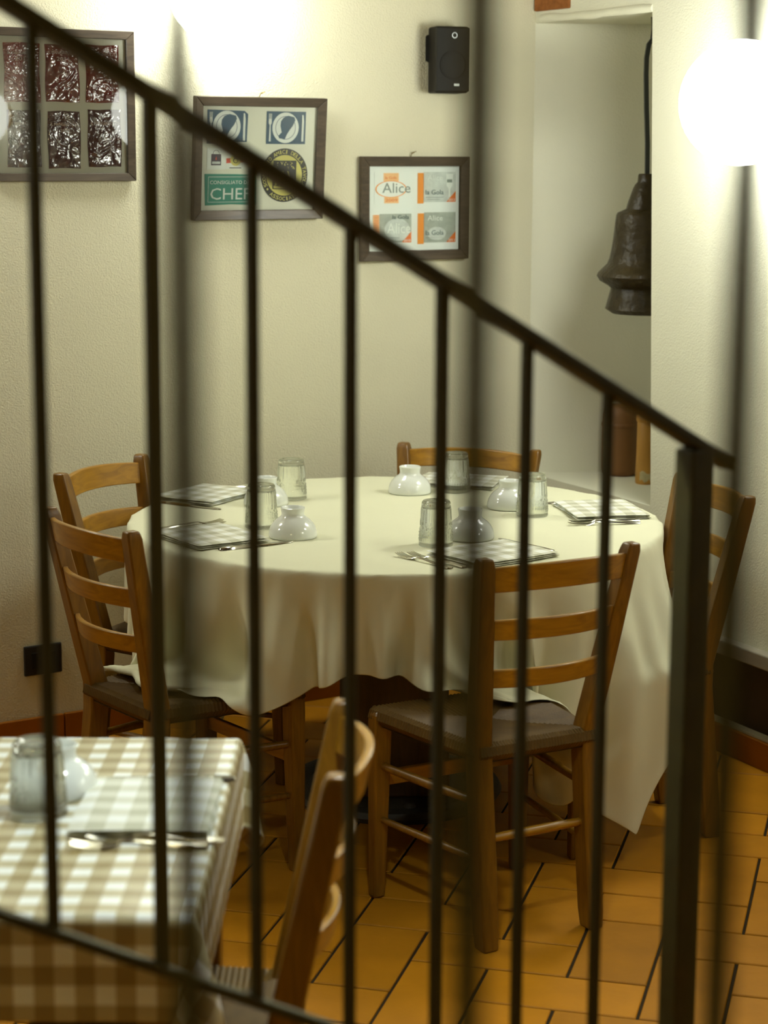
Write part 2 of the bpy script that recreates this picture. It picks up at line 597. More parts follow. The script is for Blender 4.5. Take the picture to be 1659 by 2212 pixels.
_txt_cache = {}
def text_mesh(body, depth=0.0006):
    key = (body, depth)
    if key not in _txt_cache:
        cu = bpy.data.curves.new('lettering', 'FONT')
        cu.body = body
        cu.align_x = 'CENTER'
        cu.align_y = 'CENTER'
        cu.resolution_u = 2
        cu.extrude = 0.01
        ob = bpy.data.objects.new('lettering', cu)
        COL.objects.link(ob)
        dg = bpy.context.evaluated_depsgraph_get()
        me = bpy.data.meshes.new_from_object(ob.evaluated_get(dg))
        v = np.zeros(len(me.vertices) * 3)
        me.vertices.foreach_get('co', v)
        fs = [tuple(p.vertices) for p in me.polygons]
        bpy.data.objects.remove(ob)
        bpy.data.curves.remove(cu)
        bpy.data.meshes.remove(me)
        _txt_cache[key] = (v.reshape(-1, 3), fs)
    return _txt_cache[key]

def add_text(mb, body, x, z, w, h, y, depth=0.0006, rot=0.0):
    """lettering standing in the x-z plane, facing -y, filling the box w x h"""
    v, fs = text_mesh(body)
    lo, hi = v.min(0), v.max(0)
    c = (lo + hi) / 2
    sx, sz = w / max(1e-6, hi[0] - lo[0]), h / max(1e-6, hi[1] - lo[1])
    cr, sr = math.cos(rot), math.sin(rot)
    out = []
    for p in v:
        a, b = (p[0] - c[0]) * sx, (p[1] - c[1]) * sz
        d = (p[2] - lo[2]) / max(1e-6, hi[2] - lo[2])
        out.append((x + a * cr - b * sr, y - depth * d, z + a * sr + b * cr))
    mb.add(out, fs)
    return mb

FAR_POST = (0.3902, 2.5027)
FAR_Z = 1.3748
FAR_SLOPE = 0.5557
FAR_OFFS = [0.8777, 0.7518, 0.6314, 0.5077, 0.3859, 0.2635, 0.1404]
NEAR_POST = (0.2704, 0.9016)
NEAR_OFFS = [0.4026, 0.2803, 0.1485]


# ------------------------------------------------------------------ the room
D1 = Vector((0.848, 0.530, 0)).normalized()           # along the back wall, away to the right
N1 = Vector((D1.y, -D1.x, 0))                          # into the room
P1 = Vector((-0.3024, 6.1712, 0))
CORNER = P1 + D1 * 0.924
D2 = Vector((0.4639, -0.8859, 0)).normalized()        # along the right wall, towards the camera
N2 = Vector((D2.y, -D2.x, 0))                          # into the room
HC = 2.75
def w1(t, off=0.0): return P1 + D1 * t + N1 * off
def w2(s, off=0.0): return CORNER + D2 * s + N2 * off
E1, E2 = w1(-4.6), w2(8.2)
E3, E4 = Vector((3.1, -1.8, 0)), Vector((-3.0, -1.6, 0))
ROOM = [E1, CORNER, E2, E3, E4]

def inside(p, poly):
    r = False
    for a, b in zip(poly, poly[1:] + poly[:1]):
        if (a.y > p[1]) != (b.y > p[1]) and p[0] < (b.x - a.x) * (p[1] - a.y) / (b.y - a.y) + a.x:
            r = not r
    return r

def wall_seg(mb, a, b, th, z0=0.0, z1=HC):
    d = (b - a).normalized()
    n = Vector((-d.y, d.x, 0))                         # outward for a clockwise room
    mb.prism([a, b, b + n * th, a + n * th], z0, z1)

# wall_back
mb = MB(); wall_seg(mb, E1, CORNER, 0.22)
wall_back = struct(part('wall_back', mb, M['plaster']))
# wall_right with its deep niche and the low recess
PI_S = 0.655                                           # where the pier begins
P = w2(PI_S)
PB = w2(PI_S, -0.45)
NB = Vector((1.26, 6.745, 0))
mb = MB()
def w2box(s0, s1, z0, z1, o0=0.0, o1=-0.45):
    mb.prism([w2(s0, o0), w2(s1, o0), w2(s1, o1), w2(s0, o1)], z0, z1)
RS0, RS1 = 0.90, 2.62
PT, PL, PM = 0.650, 0.712, 0.80                        # the old pier's edge is out of plumb
w2box(PM, 8.2, 0.300, HC)
w2box(PM, RS0, 0, 0.300)
w2box(PT, PM, 2.134, HC)
w2box(PL, PM, 0, 0.667)
up_ = Vector((0, 0, 1))
mb.loft([[w2(PL, 0) + up_ * 0.667, w2(PM, 0) + up_ * 0.667, w2(PM, -0.45) + up_ * 0.667, w2(PL, -0.45) + up_ * 0.667],
         [w2(PT, 0) + up_ * 2.134, w2(PM, 0) + up_ * 2.134, w2(PM, -0.45) + up_ * 2.134, w2(PT, -0.45) + up_ * 2.134]])
w2box(RS1, 8.2, 0, 0.300)
w2box(RS0, RS1, 0, 0.088)
mb.prism([CORNER, w2(PL), w2(PL, -0.45), NB], 0, 0.667)
mb.prism([CORNER, w2(PT), w2(PT, -0.45), NB], 2.134, HC)
mb.prism([CORNER, NB, NB + Vector((0, 0.2, 0)), CORNER + Vector((-0.15, 0.22, 0))], 0, HC)
mb.prism([PB, NB, NB + Vector((0.3, 0.05, 0)), PB + Vector((0.3, 0.05, 0))], 0, HC)
wall_right = struct(part('wall_right', mb, M['plaster_white']))
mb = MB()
mb.prism([w2(RS0, -0.03), w2(RS1, -0.03), w2(RS1, -0.449), w2(RS0, -0.449)], 0.088, 0.300)  # nearly flush panel whose dark colour stands in for the recess's shade
part('recess_shade_panel', mb, M['recess'], wall_right)['label'] = 'dark panel standing in for the shade of the low recess'
for k, (a, b, z0) in enumerate([(0.004, 0.205, 2.170)]):
    mb = MB(); mb.prism([w2(a, 0.010), w2(b, 0.008), w2(b, -0.05), w2(a, -0.05)], z0, z0 + 0.06)
    part('brick', mb, M['brick'], wall_right, bevel=0.004)
# rough plaster lip along the lintel edge
mb = MB()
rings = []
for k in range(25):
    s = 0.03 + 0.62 * k / 24
    jz = 0.003 * math.sin(k * 0.9) + 0.004 * math.sin(k * 0.37 + 1)
    c = w2(s, 0.0)
    r = 0.012 + 0.0015 * math.sin(k * 0.7)
    rings.append([c + N2 * (math.cos(q) * r * 0.55) + Vector((0, 0, 2.146 + jz * 0.4 + math.sin(q) * r)) for q in [2 * math.pi * i / 8 for i in range(8)]])
mb.loft(rings)
part('plaster_lip', mb, M['plaster_white'], wall_right, smooth=60)
# the ledge over the recess
mb = MB(); mb.prism([w2(RS0 - 0.03, 0.035), w2(RS1 + 0.03, 0.035), w2(RS1 + 0.03, -0.05), w2(RS0 - 0.03, -0.05)], 0.3, 0.343)
struct(part('trim_1', mb, M['stone'], bevel=0.004))
# remaining walls, ceiling
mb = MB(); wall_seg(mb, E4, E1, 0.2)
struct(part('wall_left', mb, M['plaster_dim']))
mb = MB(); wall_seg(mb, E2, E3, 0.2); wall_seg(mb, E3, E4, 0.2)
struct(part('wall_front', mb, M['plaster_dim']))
mb = MB(); mb.prism([E1, E4, E3, E2, NB + Vector((0.3, 0.2, 0)), CORNER + Vector((-0.1, 0.3, 0))], HC, HC + 0.1)
struct(part('ceiling', mb, M['ceiling']))

# ------------------------------------------------------------------ floor of 2:1 terracotta tiles
mb = MB(); mb.prism([E1, E4, E3, E2, CORNER], -0.12, -0.005)
floor = struct(part('floor', mb, M['grout']))
GA = math.radians(-14.5)
G1, G2 = Vector((math.cos(GA), math.sin(GA), 0)), Vector((-math.sin(GA), math.cos(GA), 0))
CA, CB = 0.1725, 0.1704
def seam(i): return -0.285 + CA * i
def row(j): return 3.842 + CB * j
def tile_mesh(w, d, name):
    t = MB(); t.box((0, 0, -0.006), (w, d, 0.012))
    me = t.mesh(name)
    bm = bmesh.new(); bm.from_mesh(me)
    bmesh.ops.bevel(bm, geom=[e for e in bm.edges if e.verts[0].co.z > -0.001 and e.verts[1].co.z > -0.001], offset=0.002, segments=1, affect='EDGES')
    bm.to_mesh(me); bm.free()
    me.materials.append(M['tile'])
    return me
J = 0.007
TH, TV = tile_mesh(2 * CA - J, CB - J, 'tile'), tile_mesh(CA - J, 2 * CB - J, 'tile')
spots = []
for i in range(-30, 24):
    g = (2 - i) % 4
    for k in range(-9, 9):
        spots.append((seam(i), row(g + 4 * k + 0.5), TH))
        spots.append((seam(i - 0.5), row(g + 4 * k + 3), TV))
def view_xy(p):
    v = p - CAMP
    z = v.dot(_fw)
    return (829.5 + 4343 * v.dot(_rt) / z, 1106 - 4343 * v.dot(_up) / z) if z > 0.3 else (9e9, 9e9)
near, far = [], []
for a, b, me in spots:
    p = G1 * a + G2 * b
    if not any(inside(p + Vector((a_ * .2, b_ * .2, 0)), ROOM) for a_ in (-1, 0, 1) for b_ in (-1, 0, 1)):
        continue
    q = view_xy(p)
    (near if -120 < q[0] < 1780 and q[1] < 2330 and p.y < 7 else far).append((p, me, q))
near.sort(key=lambda e: -e[2][1])
rest = far + near[290:]
for p, me, q in near[:290]:
    o = put('tile', me, None, floor, (p.x, p.y, random.uniform(-0.0007, 0.0)), GA + random.uniform(-0.003, 0.003))
mb = MB()
rot = Matrix.Rotation(GA, 4, 'Z')
for p, me, q in rest:
    T = Matrix.Translation(p) @ rot
    w = (2 * CA - J, CB - J) if me is TH else (CA - J, 2 * CB - J)
    mb.box((0, 0, -0.006), (w[0], w[1], 0.012), T)
o = part('tiling', mb, M['tile'], floor); o['kind'] = 'stuff'

# skirting of terracotta tiles
bb = MB(); bb.prism([w1(-4.5, 0.004), w1(0.92, 0.004), w1(0.92, -0.02), w1(-4.5, -0.02)], 0, 0.078)
baseboard_back = struct(part('baseboard_back', bb, M['grout']))
t = -2.13 + 0.345 * 0.0
k = 0
while t < 0.9:
    t1 = min(t + 0.338, 0.915)
    m_ = MB(); m_.prism([w1(t, 0.014), w1(t1, 0.014), w1(t1, 0.0), w1(t, 0.0)], 0.0, 0.082)
    part('tile', m_, M['tile_base'], baseboard_back, bevel=0.002, seg=1)
    t += 0.342
bb = MB(); bb.prism([w2(0.02, 0.004), w2(4.0, 0.004), w2(4.0, -0.02), w2(0.02, -0.02)], 0, 0.078)
baseboard_right = struct(part('baseboard_right', bb, M['grout']))
s = 0.02
while s < 3.4:
    m_ = MB(); m_.prism([w2(s, 0.014), w2(s + 0.338, 0.014), w2(s + 0.338, 0.0), w2(s, 0.0)], 0.0, 0.082)
    part('tile', m_, M['tile_base'], baseboard_right, bevel=0.002, seg=1)
    s += 0.342

# ------------------------------------------------------------------ wall lamps
def wall_lamp(center, r, n, label, mat='globe', group='round globe wall lamps'):
    """globe held by an arm off a round plate on the wall; n points into the room"""
    base = center - n * 0.17
    root = thing('wall_lamp', label, 'lamp', base, 0, group)
    c = n * 0.17
    g = MB()
    prof = [(0, -r)] + [(r * math.sin(math.pi * k / 24), -r * math.cos(math.pi * k / 24)) for k in range(1, 24)] + [(0, r)]
    g.lathe(prof, 48)
    part('globe', g, M[mat], root, smooth=80, loc=c)
    up = Vector((0, 0, 1)); sd = n.cross(up)
    pl = MB()
    ring = lambda rad, off: [n * off + sd * (math.cos(2 * math.pi * i / 24) * rad) + up * (math.sin(2 * math.pi * i / 24) * rad) for i in range(24)]
    pl.loft([ring(0.05, 0.0), ring(0.05, 0.010), ring(0.035, 0.018)])
    part('wall_plate', pl, M['brass'], root, smooth=40)
    return root
wall_lamp(Vector((0.9392, 5.4196, 1.8587)), 0.165, N2, 'lit white globe lamp on the right wall beside the bell niche')
wall_lamp(Vector((-0.4659, 5.8685, 2.1723)), 0.153, N1, 'lit white globe lamp on the back wall above the sticker picture', 'globe_mild')
wall_lamp(w2(2.23, 0.17) + Vector((0, 0, 1.868)), 0.155, N2, 'lit white globe lamp on the right wall next along from the niche lamp', 'globe_soft')
wall_lamp(w2(3.87, 0.17) + Vector((0, 0, 1.873)), 0.155, N2, 'lit white globe lamp on the right wall nearest the stairs', 'globe_soft')
wall_lamp(w1(-1.55, 0.17) + Vector((0, 0, 2.172)), 0.153, N1, 'lit white globe lamp on the back wall left of the red sleeves picture')
wall_lamp(w1(-2.89, 0.17) + Vector((0, 0, 2.172)), 0.153, N1, 'lit white globe lamp farthest left on the back wall')

# added fill globe behind the camera, brightens the surfaces that face it
def fill_lamp(x, y, z, r, label):
    root = thing('fill_lamp', label, 'lamp', (x, y, HC))
    g = MB()
    g.lathe([(0, -r)] + [(r * math.sin(math.pi * k / 24), -r * math.cos(math.pi * k / 24)) for k in range(1, 24)] + [(0, r)], 48)
    part('globe', g, M['globe_fill'], root, smooth=80, loc=(0, 0, z - HC))
    part('rod', MB().tube([(0, 0, z - HC + r - .01), (0, 0, -.02)], .008, 10), M['brass'], root, smooth=50)
    part('ceiling_rose', MB().lathe([(0, -.03), (.03, -.03), (.055, -.008), (.055, 0), (0, 0)], 24), M['brass'], root, smooth=50)
fill_lamp(-0.9, -0.3, 2.35, 0.155, 'unseen fill globe added behind the camera')
pen = thing('fill_pendant', 'pendant lamp with a white enamel shade over the checked square table', 'lamp', (0.02, 2.72, HC))  # added pendant; its shade keeps the extra light off the round cloth
z0 = 2.12 - HC
part('shade', MB().lathe([(.132, z0), (.134, z0), (.118, z0 + .11), (.062, z0 + .22), (.03, z0 + .25), (.028, z0 + .248), (.060, z0 + .216), (.115, z0 + .108), (.132, z0)], 48), M['shade_white'], pen, smooth=50)
r = .045
part('fill_bulb', MB().lathe([(0, -r)] + [(r * math.sin(math.pi * k / 16), -r * math.cos(math.pi * k / 16)) for k in range(1, 16)] + [(0, r)], 32), M['fill_bulb'], pen, smooth=80, loc=(0, 0, z0 + .160))
part('cord', MB().tube([(0, 0, z0 + .21), (0, 0, -.02)], .004, 8), M['black'], pen, smooth=50)
part('ceiling_rose', MB().lathe([(0, -.03), (.03, -.03), (.05, -.008), (.05, 0), (0, 0)], 24), M['shade_white'], pen, smooth=50)

# ------------------------------------------------------------------ ladder back chairs
def rush_seat():
    m_ = MB()
    C_ = [Vector((-0.152, 0.022, 0)), Vector((0.152, 0.022, 0)), Vector((0.205, 0.408, 0)), Vector((-0.205, 0.408, 0))]
    O = Vector((0, 0.215, 0))
    zt = 0.462
    for k in range(4):
        A, B = C_[k], C_[(k + 1) % 4]
        out = ((A + B) / 2 - O).normalized()
        n = 40
        for i in range(n):
            us = [i / n, (i + 0.5) / n, (i + 1) / n]
            rows = []
            for q, u in enumerate(us):
                E_ = A + (B - A) * u
                I_ = A + (O - A) * (2 * u) if u <= 0.5 else B + (O - B) * (2 * (1 - u))
                h = 0.003 if q == 1 else 0.0
                dist = (I_ - E_).length
                rows.append([E_ - out * 0.004 + Vector((0, 0, zt - 0.042)), E_ + out * (0.011 + h * 0.8) + Vector((0, 0, zt - 0.024)),
                             E_ + out * (0.006 + h * 0.5) + Vector((0, 0, zt - 0.006 + h * 0.5)), E_ - out * 0.006 + Vector((0, 0, zt + h)),
                             I_ + Vector((0, 0, zt - 0.010 * min(1, dist / 0.12) + h))])
            vs = [p for r in rows for p in r]
            fs = []
            for a in (0, 1):
                for b in range(4):
                    fs.append((a * 5 + b, (a + 1) * 5 + b, (a + 1) * 5 + b + 1, a * 5 + b + 1))
            m_.add(vs, fs)
    z = zt - 0.042
    m_.add([(p.x, p.y, z) for p in C_], [(3, 2, 1, 0)])
    return m_

def post_xy(z):
    k = max(0.0, (z - 0.44) / 0.44)
    x = 0.140 + 0.0475 * k
    y = 0.045 * min(1, z / 0.44) - 0.09 * k
    return x, y

def make_chair(label):
    root = thing('dining_chair', label, 'chair', group='wooden ladder back dining chairs')
    part('seat', rush_seat(), M['rush'], root)
    for s in (-1, 1):
        secs = []
        for z, w, d in [(0, .036, .042), (.04, .041, .048), (.2, .044, .050), (.40, .044, .050), (.46, .043, .048), (.58, .041, .046), (.72, .038, .043), (.874, .034, .038), (.886, .030, .034), (.893, .026, .030)]:
            x, y = post_xy(z)
            secs.append((s * x, y, z, w, d))
        part('back_post', MB().sections(secs), M['wood'], root, smooth=30, bevel=0.004)
        part('leg', MB().sections([(s * .196, .398, 0, .030, .030), (s * .195, .395, .15, .036, .036), (s * .193, .392, .40, .044, .042), (s * .193, .392, .446, .042, .040), (s * .193, .392, .456, .030, .030)]), M['wood'], root, bevel=0.005)
    for z, h, arch in ((.842, .056, .010), (.728, .046, .004), (.615, .042, .003)):
        xe, ye = post_xy(z)
        rings = []
        for i in range(15):
            u = -1 + 2 * i / 14
            x = u * xe
            y = ye - 0.046 * (1 - u * u)
            top = z + h / 2 + arch * (1 - u * u)
            bot = z - h / 2 + arch * 0.6 * (1 - u * u)
            lean = -0.2 * (top - bot) * 0.5
            rings.append([(x, y - .007 - lean, bot), (x, y + .007 - lean, bot), (x, y + .007 + lean, top), (x, y - .007 + lean, top)])
        part('slat', MB().loft(rings), M['wood_lit'], root, smooth=40, bevel=0.003)
    for s in (-1, 1):
        for z, r in ((.325, .0115), (.195, .0095)):
            x, y = post_xy(z)
            part('stretcher', MB().tube([(s * x, y, z + .002), (s * (x * .5 + .0965), .2, z), (s * .194, .392, z - .002)], [r * .8, r, r * .8], 10), M['wood'], root, smooth=50)
    x, y = post_xy(.245)
    part('stretcher', MB().tube([(-x, y, .245), (0, y, .245), (x, y, .245)], [.009, .011, .009], 10), M['wood_lit'], root, smooth=50)
    part('stretcher', MB().box((0, .392, .290), (.386, .014, .036)), M['wood_lit'], root, bevel=0.003)
    return root

def face(f):
    return math.atan2(-f[0], f[1])

chair0 = make_chair('wooden ladder back chair nearest the stair railing, its back to the camera')
def place_chair(o, mid, f, sx=1.0, sz=1.0, label=None):
    o.location = (mid[0], mid[1], 0)
    o.rotation_euler = (0, 0, face(f))
    o.scale = (sx, 1, sz)
    if label:
        o['label'] = label
CHAIRS = [((0.353, 4.256), (-0.49, 0.872), 1, 1)]
place_chair(chair0, *CHAIRS[0])
for mid, f, sx, sz, lab in [
    ((-0.643, 4.585), (0.79, 0.614), 1, 1, 'wooden chair at the near left of the round table, right above the black wall socket'),
    ((-0.722, 5.357), (0.892, -0.453), 1, 1, 'wooden chair at the far left of the round table, in front of the cream wall'),
    ((0.242, 6.05), (-0.347, -0.938), 1.12, 0.94, 'wooden chair behind the round table with only its top slat showing'),
    ((0.802, 5.077), (-0.957, -0.29), 1, 1, 'wooden chair at the right of the round table, half hidden by the thick railing post'),
    ((-0.108, 2.837), (-1, 0.0), 1, 1, 'wooden chair seen edge on at the checked square table, in the foreground')]:
    place_chair(copy_tree(chair0), mid, f, sx, sz, lab)
    CHAIRS.append((mid, f, sx, sz))

# ------------------------------------------------------------------ round table and its cloth
TC = Vector((0.03, 5.295, 0))
round_table = thing('round_table', 'round dining table on a dark pedestal under the cream cloth', 'table', TC)
part('tabletop', MB().lathe([(0, .713), (.682, .713), (.690, .720), (.690, .738), (.676, .751), (0, .751)], 96), M['wood_dark'], round_table, smooth=40)
part('column', MB().sections([(0.0, 0, .03, .30, .30), (0.0, 0, .60, .28, .28), (0.0, 0, .712, .34, .34)]), M['wood_dark'], round_table, bevel=0.006)
base = part('pedestal_base', MB().lathe([(0, .0), (.285, 0), (.29, .006), (.285, .018), (.20, .026), (.12, .032), (0, .034)], 64), M['iron_base'], round_table, smooth=40)
part('rim', MB().lathe([(.235, .010), (.288, .004), (.296, .016), (.288, .030), (.250, .032), (.235, .022), (.235, .010)], 64), M['iron_base'], base, smooth=40)
for k in range(8):
    a = k * math.pi / 4 + 0.2
    part('boss', MB().lathe([(0, .012), (.018, .022), (.012, .034), (0, .038)], 12, (.21 * math.cos(a), .21 * math.sin(a), 0)), M['iron_base'], base, smooth=60)

def cloth_mesh(name, co, n, size):
    me = bpy.data.meshes.new(name)
    fs = [(j * n + i, j * n + i + 1, (j + 1) * n + i + 1, (j + 1) * n + i) for j in range(n - 1) for i in range(n - 1)]
    me.from_pydata([tuple(p) for p in co], [], fs)
    uv = me.uv_layers.new(name='rest')
    ix = np.array([l.vertex_index for l in me.loops])
    c = np.stack([(ix % n) / (n - 1) * size[0], (ix // n) / (n - 1) * size[1]], 1).astype(np.float32)
    uv.data.foreach_set('uv', c.ravel())
    me.polygons.foreach_set('use_smooth', [True] * len(me.polygons))
    return me

def cloth_object(name, me, mat, hem):
    o = put(name, me, mat)
    s_ = o.modifiers.new('thickness', 'SOLIDIFY'); s_.thickness = 0.0016; s_.offset = 0
    b = o.modifiers.new('smooth', 'SUBSURF'); b.levels = 1; b.render_levels = 1
    return o
TR, TZ = 0.712, 0.7575
NC1 = 98
def round_on(p):
    return np.hypot(p[..., 0] - TC.x, p[..., 1] - TC.y) < TR + 0.0005
def round_tongue(p):
    dx, dy = p[..., 0] - TC.x, p[..., 1] - TC.y
    rr = np.hypot(dx, dy) + 1e-9
    g = np.exp(-((np.degrees(np.arctan2(dy, dx)) + 70) / 13.0) ** 2)
    k = 1 + 0.34 * g * np.clip((rr - TR) / 0.25, 0, 1)
    p[..., 0] = TC.x + dx * k
    p[..., 1] = TC.y + dy * k
def round_snap(p):
    dx, dy = p[..., 0] - TC.x, p[..., 1] - TC.y
    rr = np.hypot(dx, dy) + 1e-9
    k = np.where(abs(rr - TR) < 0.55 * 1.86 / (NC1 - 1), TR / rr, 1.0)
    p[..., 0] = TC.x + dx * k
    p[..., 1] = TC.y + dy * k
def round_fix(p, w):
    dx, dy = p[..., 0] - TC.x, p[..., 1] - TC.y
    r = np.hypot(dx, dy) + 1e-9
    m = (r < TR + 0.001) & (p[..., 2] < TZ) & (p[..., 2] > 0.70) & (w[..., 0] > 0)
    up = m & (TZ - p[..., 2] < TR + 0.001 - r)
    p[..., 2] = np.where(up, TZ, p[..., 2])
    k = np.where(m & ~up, (TR + 0.001) / r, 1.0)
    p[..., 0] = TC.x + dx * k
    p[..., 1] = TC.y + dy * k
co = drape(NC1, (1.86, 1.86), (TC.x, TC.y), math.radians(1.5), TZ, round_snap, round_on, round_fix, [chair_collider(*c, back=k not in (2, 3)) for k, c in enumerate(CHAIRS[:5])], steps=210, seed=3, shape=round_tongue)
FOLDS = [(-113, .034, 4.0), (-107, -.020, 3.0), (-102.5, .030, 3.0), (-97, -.014, 3.0), (-92.5, .020, 2.0), (-89, -.048, 1.7), (-85, .024, 2.6), (-78, -.012, 4.0),
         (-70, .022, 2.2), (-66, -.016, 2.0), (-61.5, .024, 2.0), (-55, -.020, 4.0), (-44, .034, 5.0), (-20, .012, 4.0),
         (-122, -.022, 4.0), (-131, .030, 5.0), (-140, -.020, 4.0), (-150, .020, 5.0), (165, .02, 5.0), (140, -.02, 5.0), (60, .02, 5.0), (20, -.02, 5.0)]
co = add_folds(co, NC1, (TC.x, TC.y), TR, TZ, FOLDS)
o = cloth_object('tablecloth', cloth_mesh('tablecloth', co, NC1, (1.86, 1.86)), M['cloth'], 0.02)
tag(o, 'plain cream tablecloth hanging in folds over the round table', 'tablecloth')

# ------------------------------------------------------------------ square table in front
sq = thing('square_table', 'square dining table under the checked cloth by the stairs', 'table', (-0.64, 2.865, 0))
part('tabletop', MB().box((0, 0, .732), (.772, .772, .036)), M['wood_dark'], sq, bevel=0.006)
for a in (-1, 1):
    part('apron', MB().box((a * .34, 0, .672), (.022, .66, .09)), M['wood'], sq, bevel=0.002)
    part('apron', MB().box((0, a * .34, .672), (.66, .022, .09)), M['wood'], sq, bevel=0.002)
    for b in (-1, 1):
        part('leg', MB().sections([(a * .345, b * .345, 0, .04, .04), (a * .345, b * .345, .60, .055, .055), (a * .345, b * .345, .717, .055, .055)]), M['wood'], sq, bevel=0.004)
QX, QY, QH = -0.64, 2.865, 0.403
NC2 = 58
def square_on(p):
    return (abs(p[..., 0] - QX) < QH + 0.0005) & (abs(p[..., 1] - QY) < QH + 0.0005)
def square_snap(p):
    for ax, c in ((0, QX), (1, QY)):
        d = p[..., ax] - c
        p[..., ax] = np.where(abs(abs(d) - QH) < 0.52 * 1.09 / (NC2 - 1), c + np.sign(d) * QH, p[..., ax])
def square_fix(p, w):
    dx, dy = p[..., 0] - QX, p[..., 1] - QY
    lim = QH + 0.001
    m = (abs(dx) < lim) & (abs(dy) < lim) & (p[..., 2] < TZ) & (p[..., 2] > 0.715) & (w[..., 0] > 0)
    gx, gy, gz = lim - abs(dx), lim - abs(dy), TZ - p[..., 2]
    up = m & (gz < gx) & (gz < gy)
    px = m & ~up & (gx <= gy)
    py = m & ~up & (gx > gy)
    p[..., 2] = np.where(up, TZ, p[..., 2])
    p[..., 0] = np.where(px, QX + np.sign(dx) * lim, p[..., 0])
    p[..., 1] = np.where(py, QY + np.sign(dy) * lim, p[..., 1])
co = drape(NC2, (1.09, 1.09), (QX, QY), 0.0, TZ, square_snap, square_on, square_fix, [], steps=160, seed=5)
o = cloth_object('tablecloth', cloth_mesh('tablecloth', co, NC2, (1.09, 1.09)), M['gingham_cloth'], 0.02)
tag(o, 'tan and white checked tablecloth on the square table by the stairs', 'tablecloth')

# ------------------------------------------------------------------ table ware
ZT, ZS = 0.7605, 0.7605

def slab(m_, x, y, z, w, d, t, rot=0.0, seed=0, n=14):
    """a thin soft layer of folded cloth"""
    rnd = random.Random(seed)
    a = [rnd.uniform(0, 6.28) for _ in range(4)]
    c, s = math.cos(rot), math.sin(rot)
    top, bot = [], []
    for j in range(n + 1):
        for i in range(n + 1):
            u, v = i / n * 2 - 1, j / n * 2 - 1
            e = min(1.0, 1.02 - max(abs(u), abs(v)) ** 8 * 0.9)
            px, py = u * w / 2 + 0.002 * math.sin(3 * v + a[0]), v * d / 2 + 0.002 * math.sin(3 * u + a[1])
            h = 0.0009 * math.sin(4 * u + a[2]) + 0.0009 * math.sin(5 * v + a[3])
            X, Y = x + px * c - py * s, y + px * s + py * c
            top.append((X, Y, z + t * (0.5 + 0.5 * e) + max(0, h)))
            bot.append((X, Y, z + t * (0.5 - 0.5 * e)))
    N_ = (n + 1) ** 2
    fs = []
    for j in range(n):
        for i in range(n):
            k = j * (n + 1) + i
            fs.append((k, k + 1, k + n + 2, k + n + 1))
            fs.append((N_ + k, N_ + k + n + 1, N_ + k + n + 2, N_ + k + 1))
    rim = [i for i in range(n)] + [i * (n + 1) + n for i in range(n)] + [n * (n + 1) + n - i for i in range(n)] + [(n - i) * (n + 1) for i in range(n)]
    for p, q in zip(rim, rim[1:] + rim[:1]):
        fs.append((p, N_ + p, N_ + q, q))
    m_.add(top + bot, fs)

def napkin_mesh(w, d):
    m_ = MB()
    slab(m_, 0, 0, 0, w, d, .0045, 0.012, 1)
    slab(m_, .002, -.001, .0043, w - .006, d - .004, .0045, -0.015, 2)
    slab(m_, -.002, .001, .0086, w - .002, d - .002, .0050, 0.008, 3)
    return m_.mesh('napkin', 60)

def bar(m_, secs):
    """(y, z, w, t) sections along y"""
    m_.loft([[(-w / 2, y, z), (w / 2, y, z), (w / 2 * .8, y, z + t), (-w / 2 * .8, y, z + t)] for y, z, w, t in secs])

def fork_mesh():
    m_ = MB()
    bar(m_, [(-.100, .000, .010, .002), (-.097, .000, .019, .003), (-.07, .001, .017, .003), (-.03, .003, .010, .003), (.005, .006, .007, .003), (.025, .006, .008, .003), (.036, .003, .019, .002), (.046, .001, .025, .0018), (.054, .0008, .025, .0016)])
    for k in range(4):
        x = -.0096 + .0064 * k
        r = []
        for y, z in ((.053, .0008), (.07, .0016), (.085, .0036), (.098, .0066)):
            w = .0040 if y < .09 else .0022
            r.append([(x - w / 2, y, z), (x + w / 2, y, z), (x + w / 2, y, z + .0016), (x - w / 2, y, z + .0016)])
        m_.loft(r)
    return m_.mesh('fork', 50)

def knife_mesh():
    m_ = MB()
    bar(m_, [(-.105, 0, .012, .003), (-.102, 0, .019, .0055), (-.06, 0, .017, .006), (-.01, 0, .013, .0055), (.0, .001, .011, .004), (.010, .001, .018, .0024), (.05, .001, .021, .0018), (.085, .001, .019, .0016), (.100, .001, .011, .0014), (.106, .001, .004, .0012)])
    return m_.mesh('knife', 50)

def tumbler_mesh():
    """pressed tumbler standing upside down: fluted above, diamond cut below"""
    H = .113
    def r_out(z): return .0435 - .0075 * z / H
    def fn(t, r, z):
        if .050 < z < .094 and r > .030:
            return r + .0022 * abs(math.sin(10 * t)) - .0011
        if .012 < z < .046 and r > .036:
            return r + .0018 * math.sin(18 * t + z * 380) * math.sin(18 * t - z * 380)
        return r
    prof = [(.0400, .0008), (.0425, .0), (.0437, .002)]
    for k in range(1, 34):
        z = .002 + (.106 - .002) * k / 33
        prof.append((r_out(z), z))
    prof += [(.0352, .110), (.0325, .1130), (.026, .1130), (.022, .1110), (0, .1105)]
    inner = [(0, .096), (.026, .0965), (.0318, .094), (.0330, .088), (.0350, .060), (.0375, .030), (.0400, .0008)]
    m_ = MB()
    m_.lathe(prof, 112, fn=fn)
    m_.lathe(inner, 112)
    return m_.mesh('tumbler', 50)

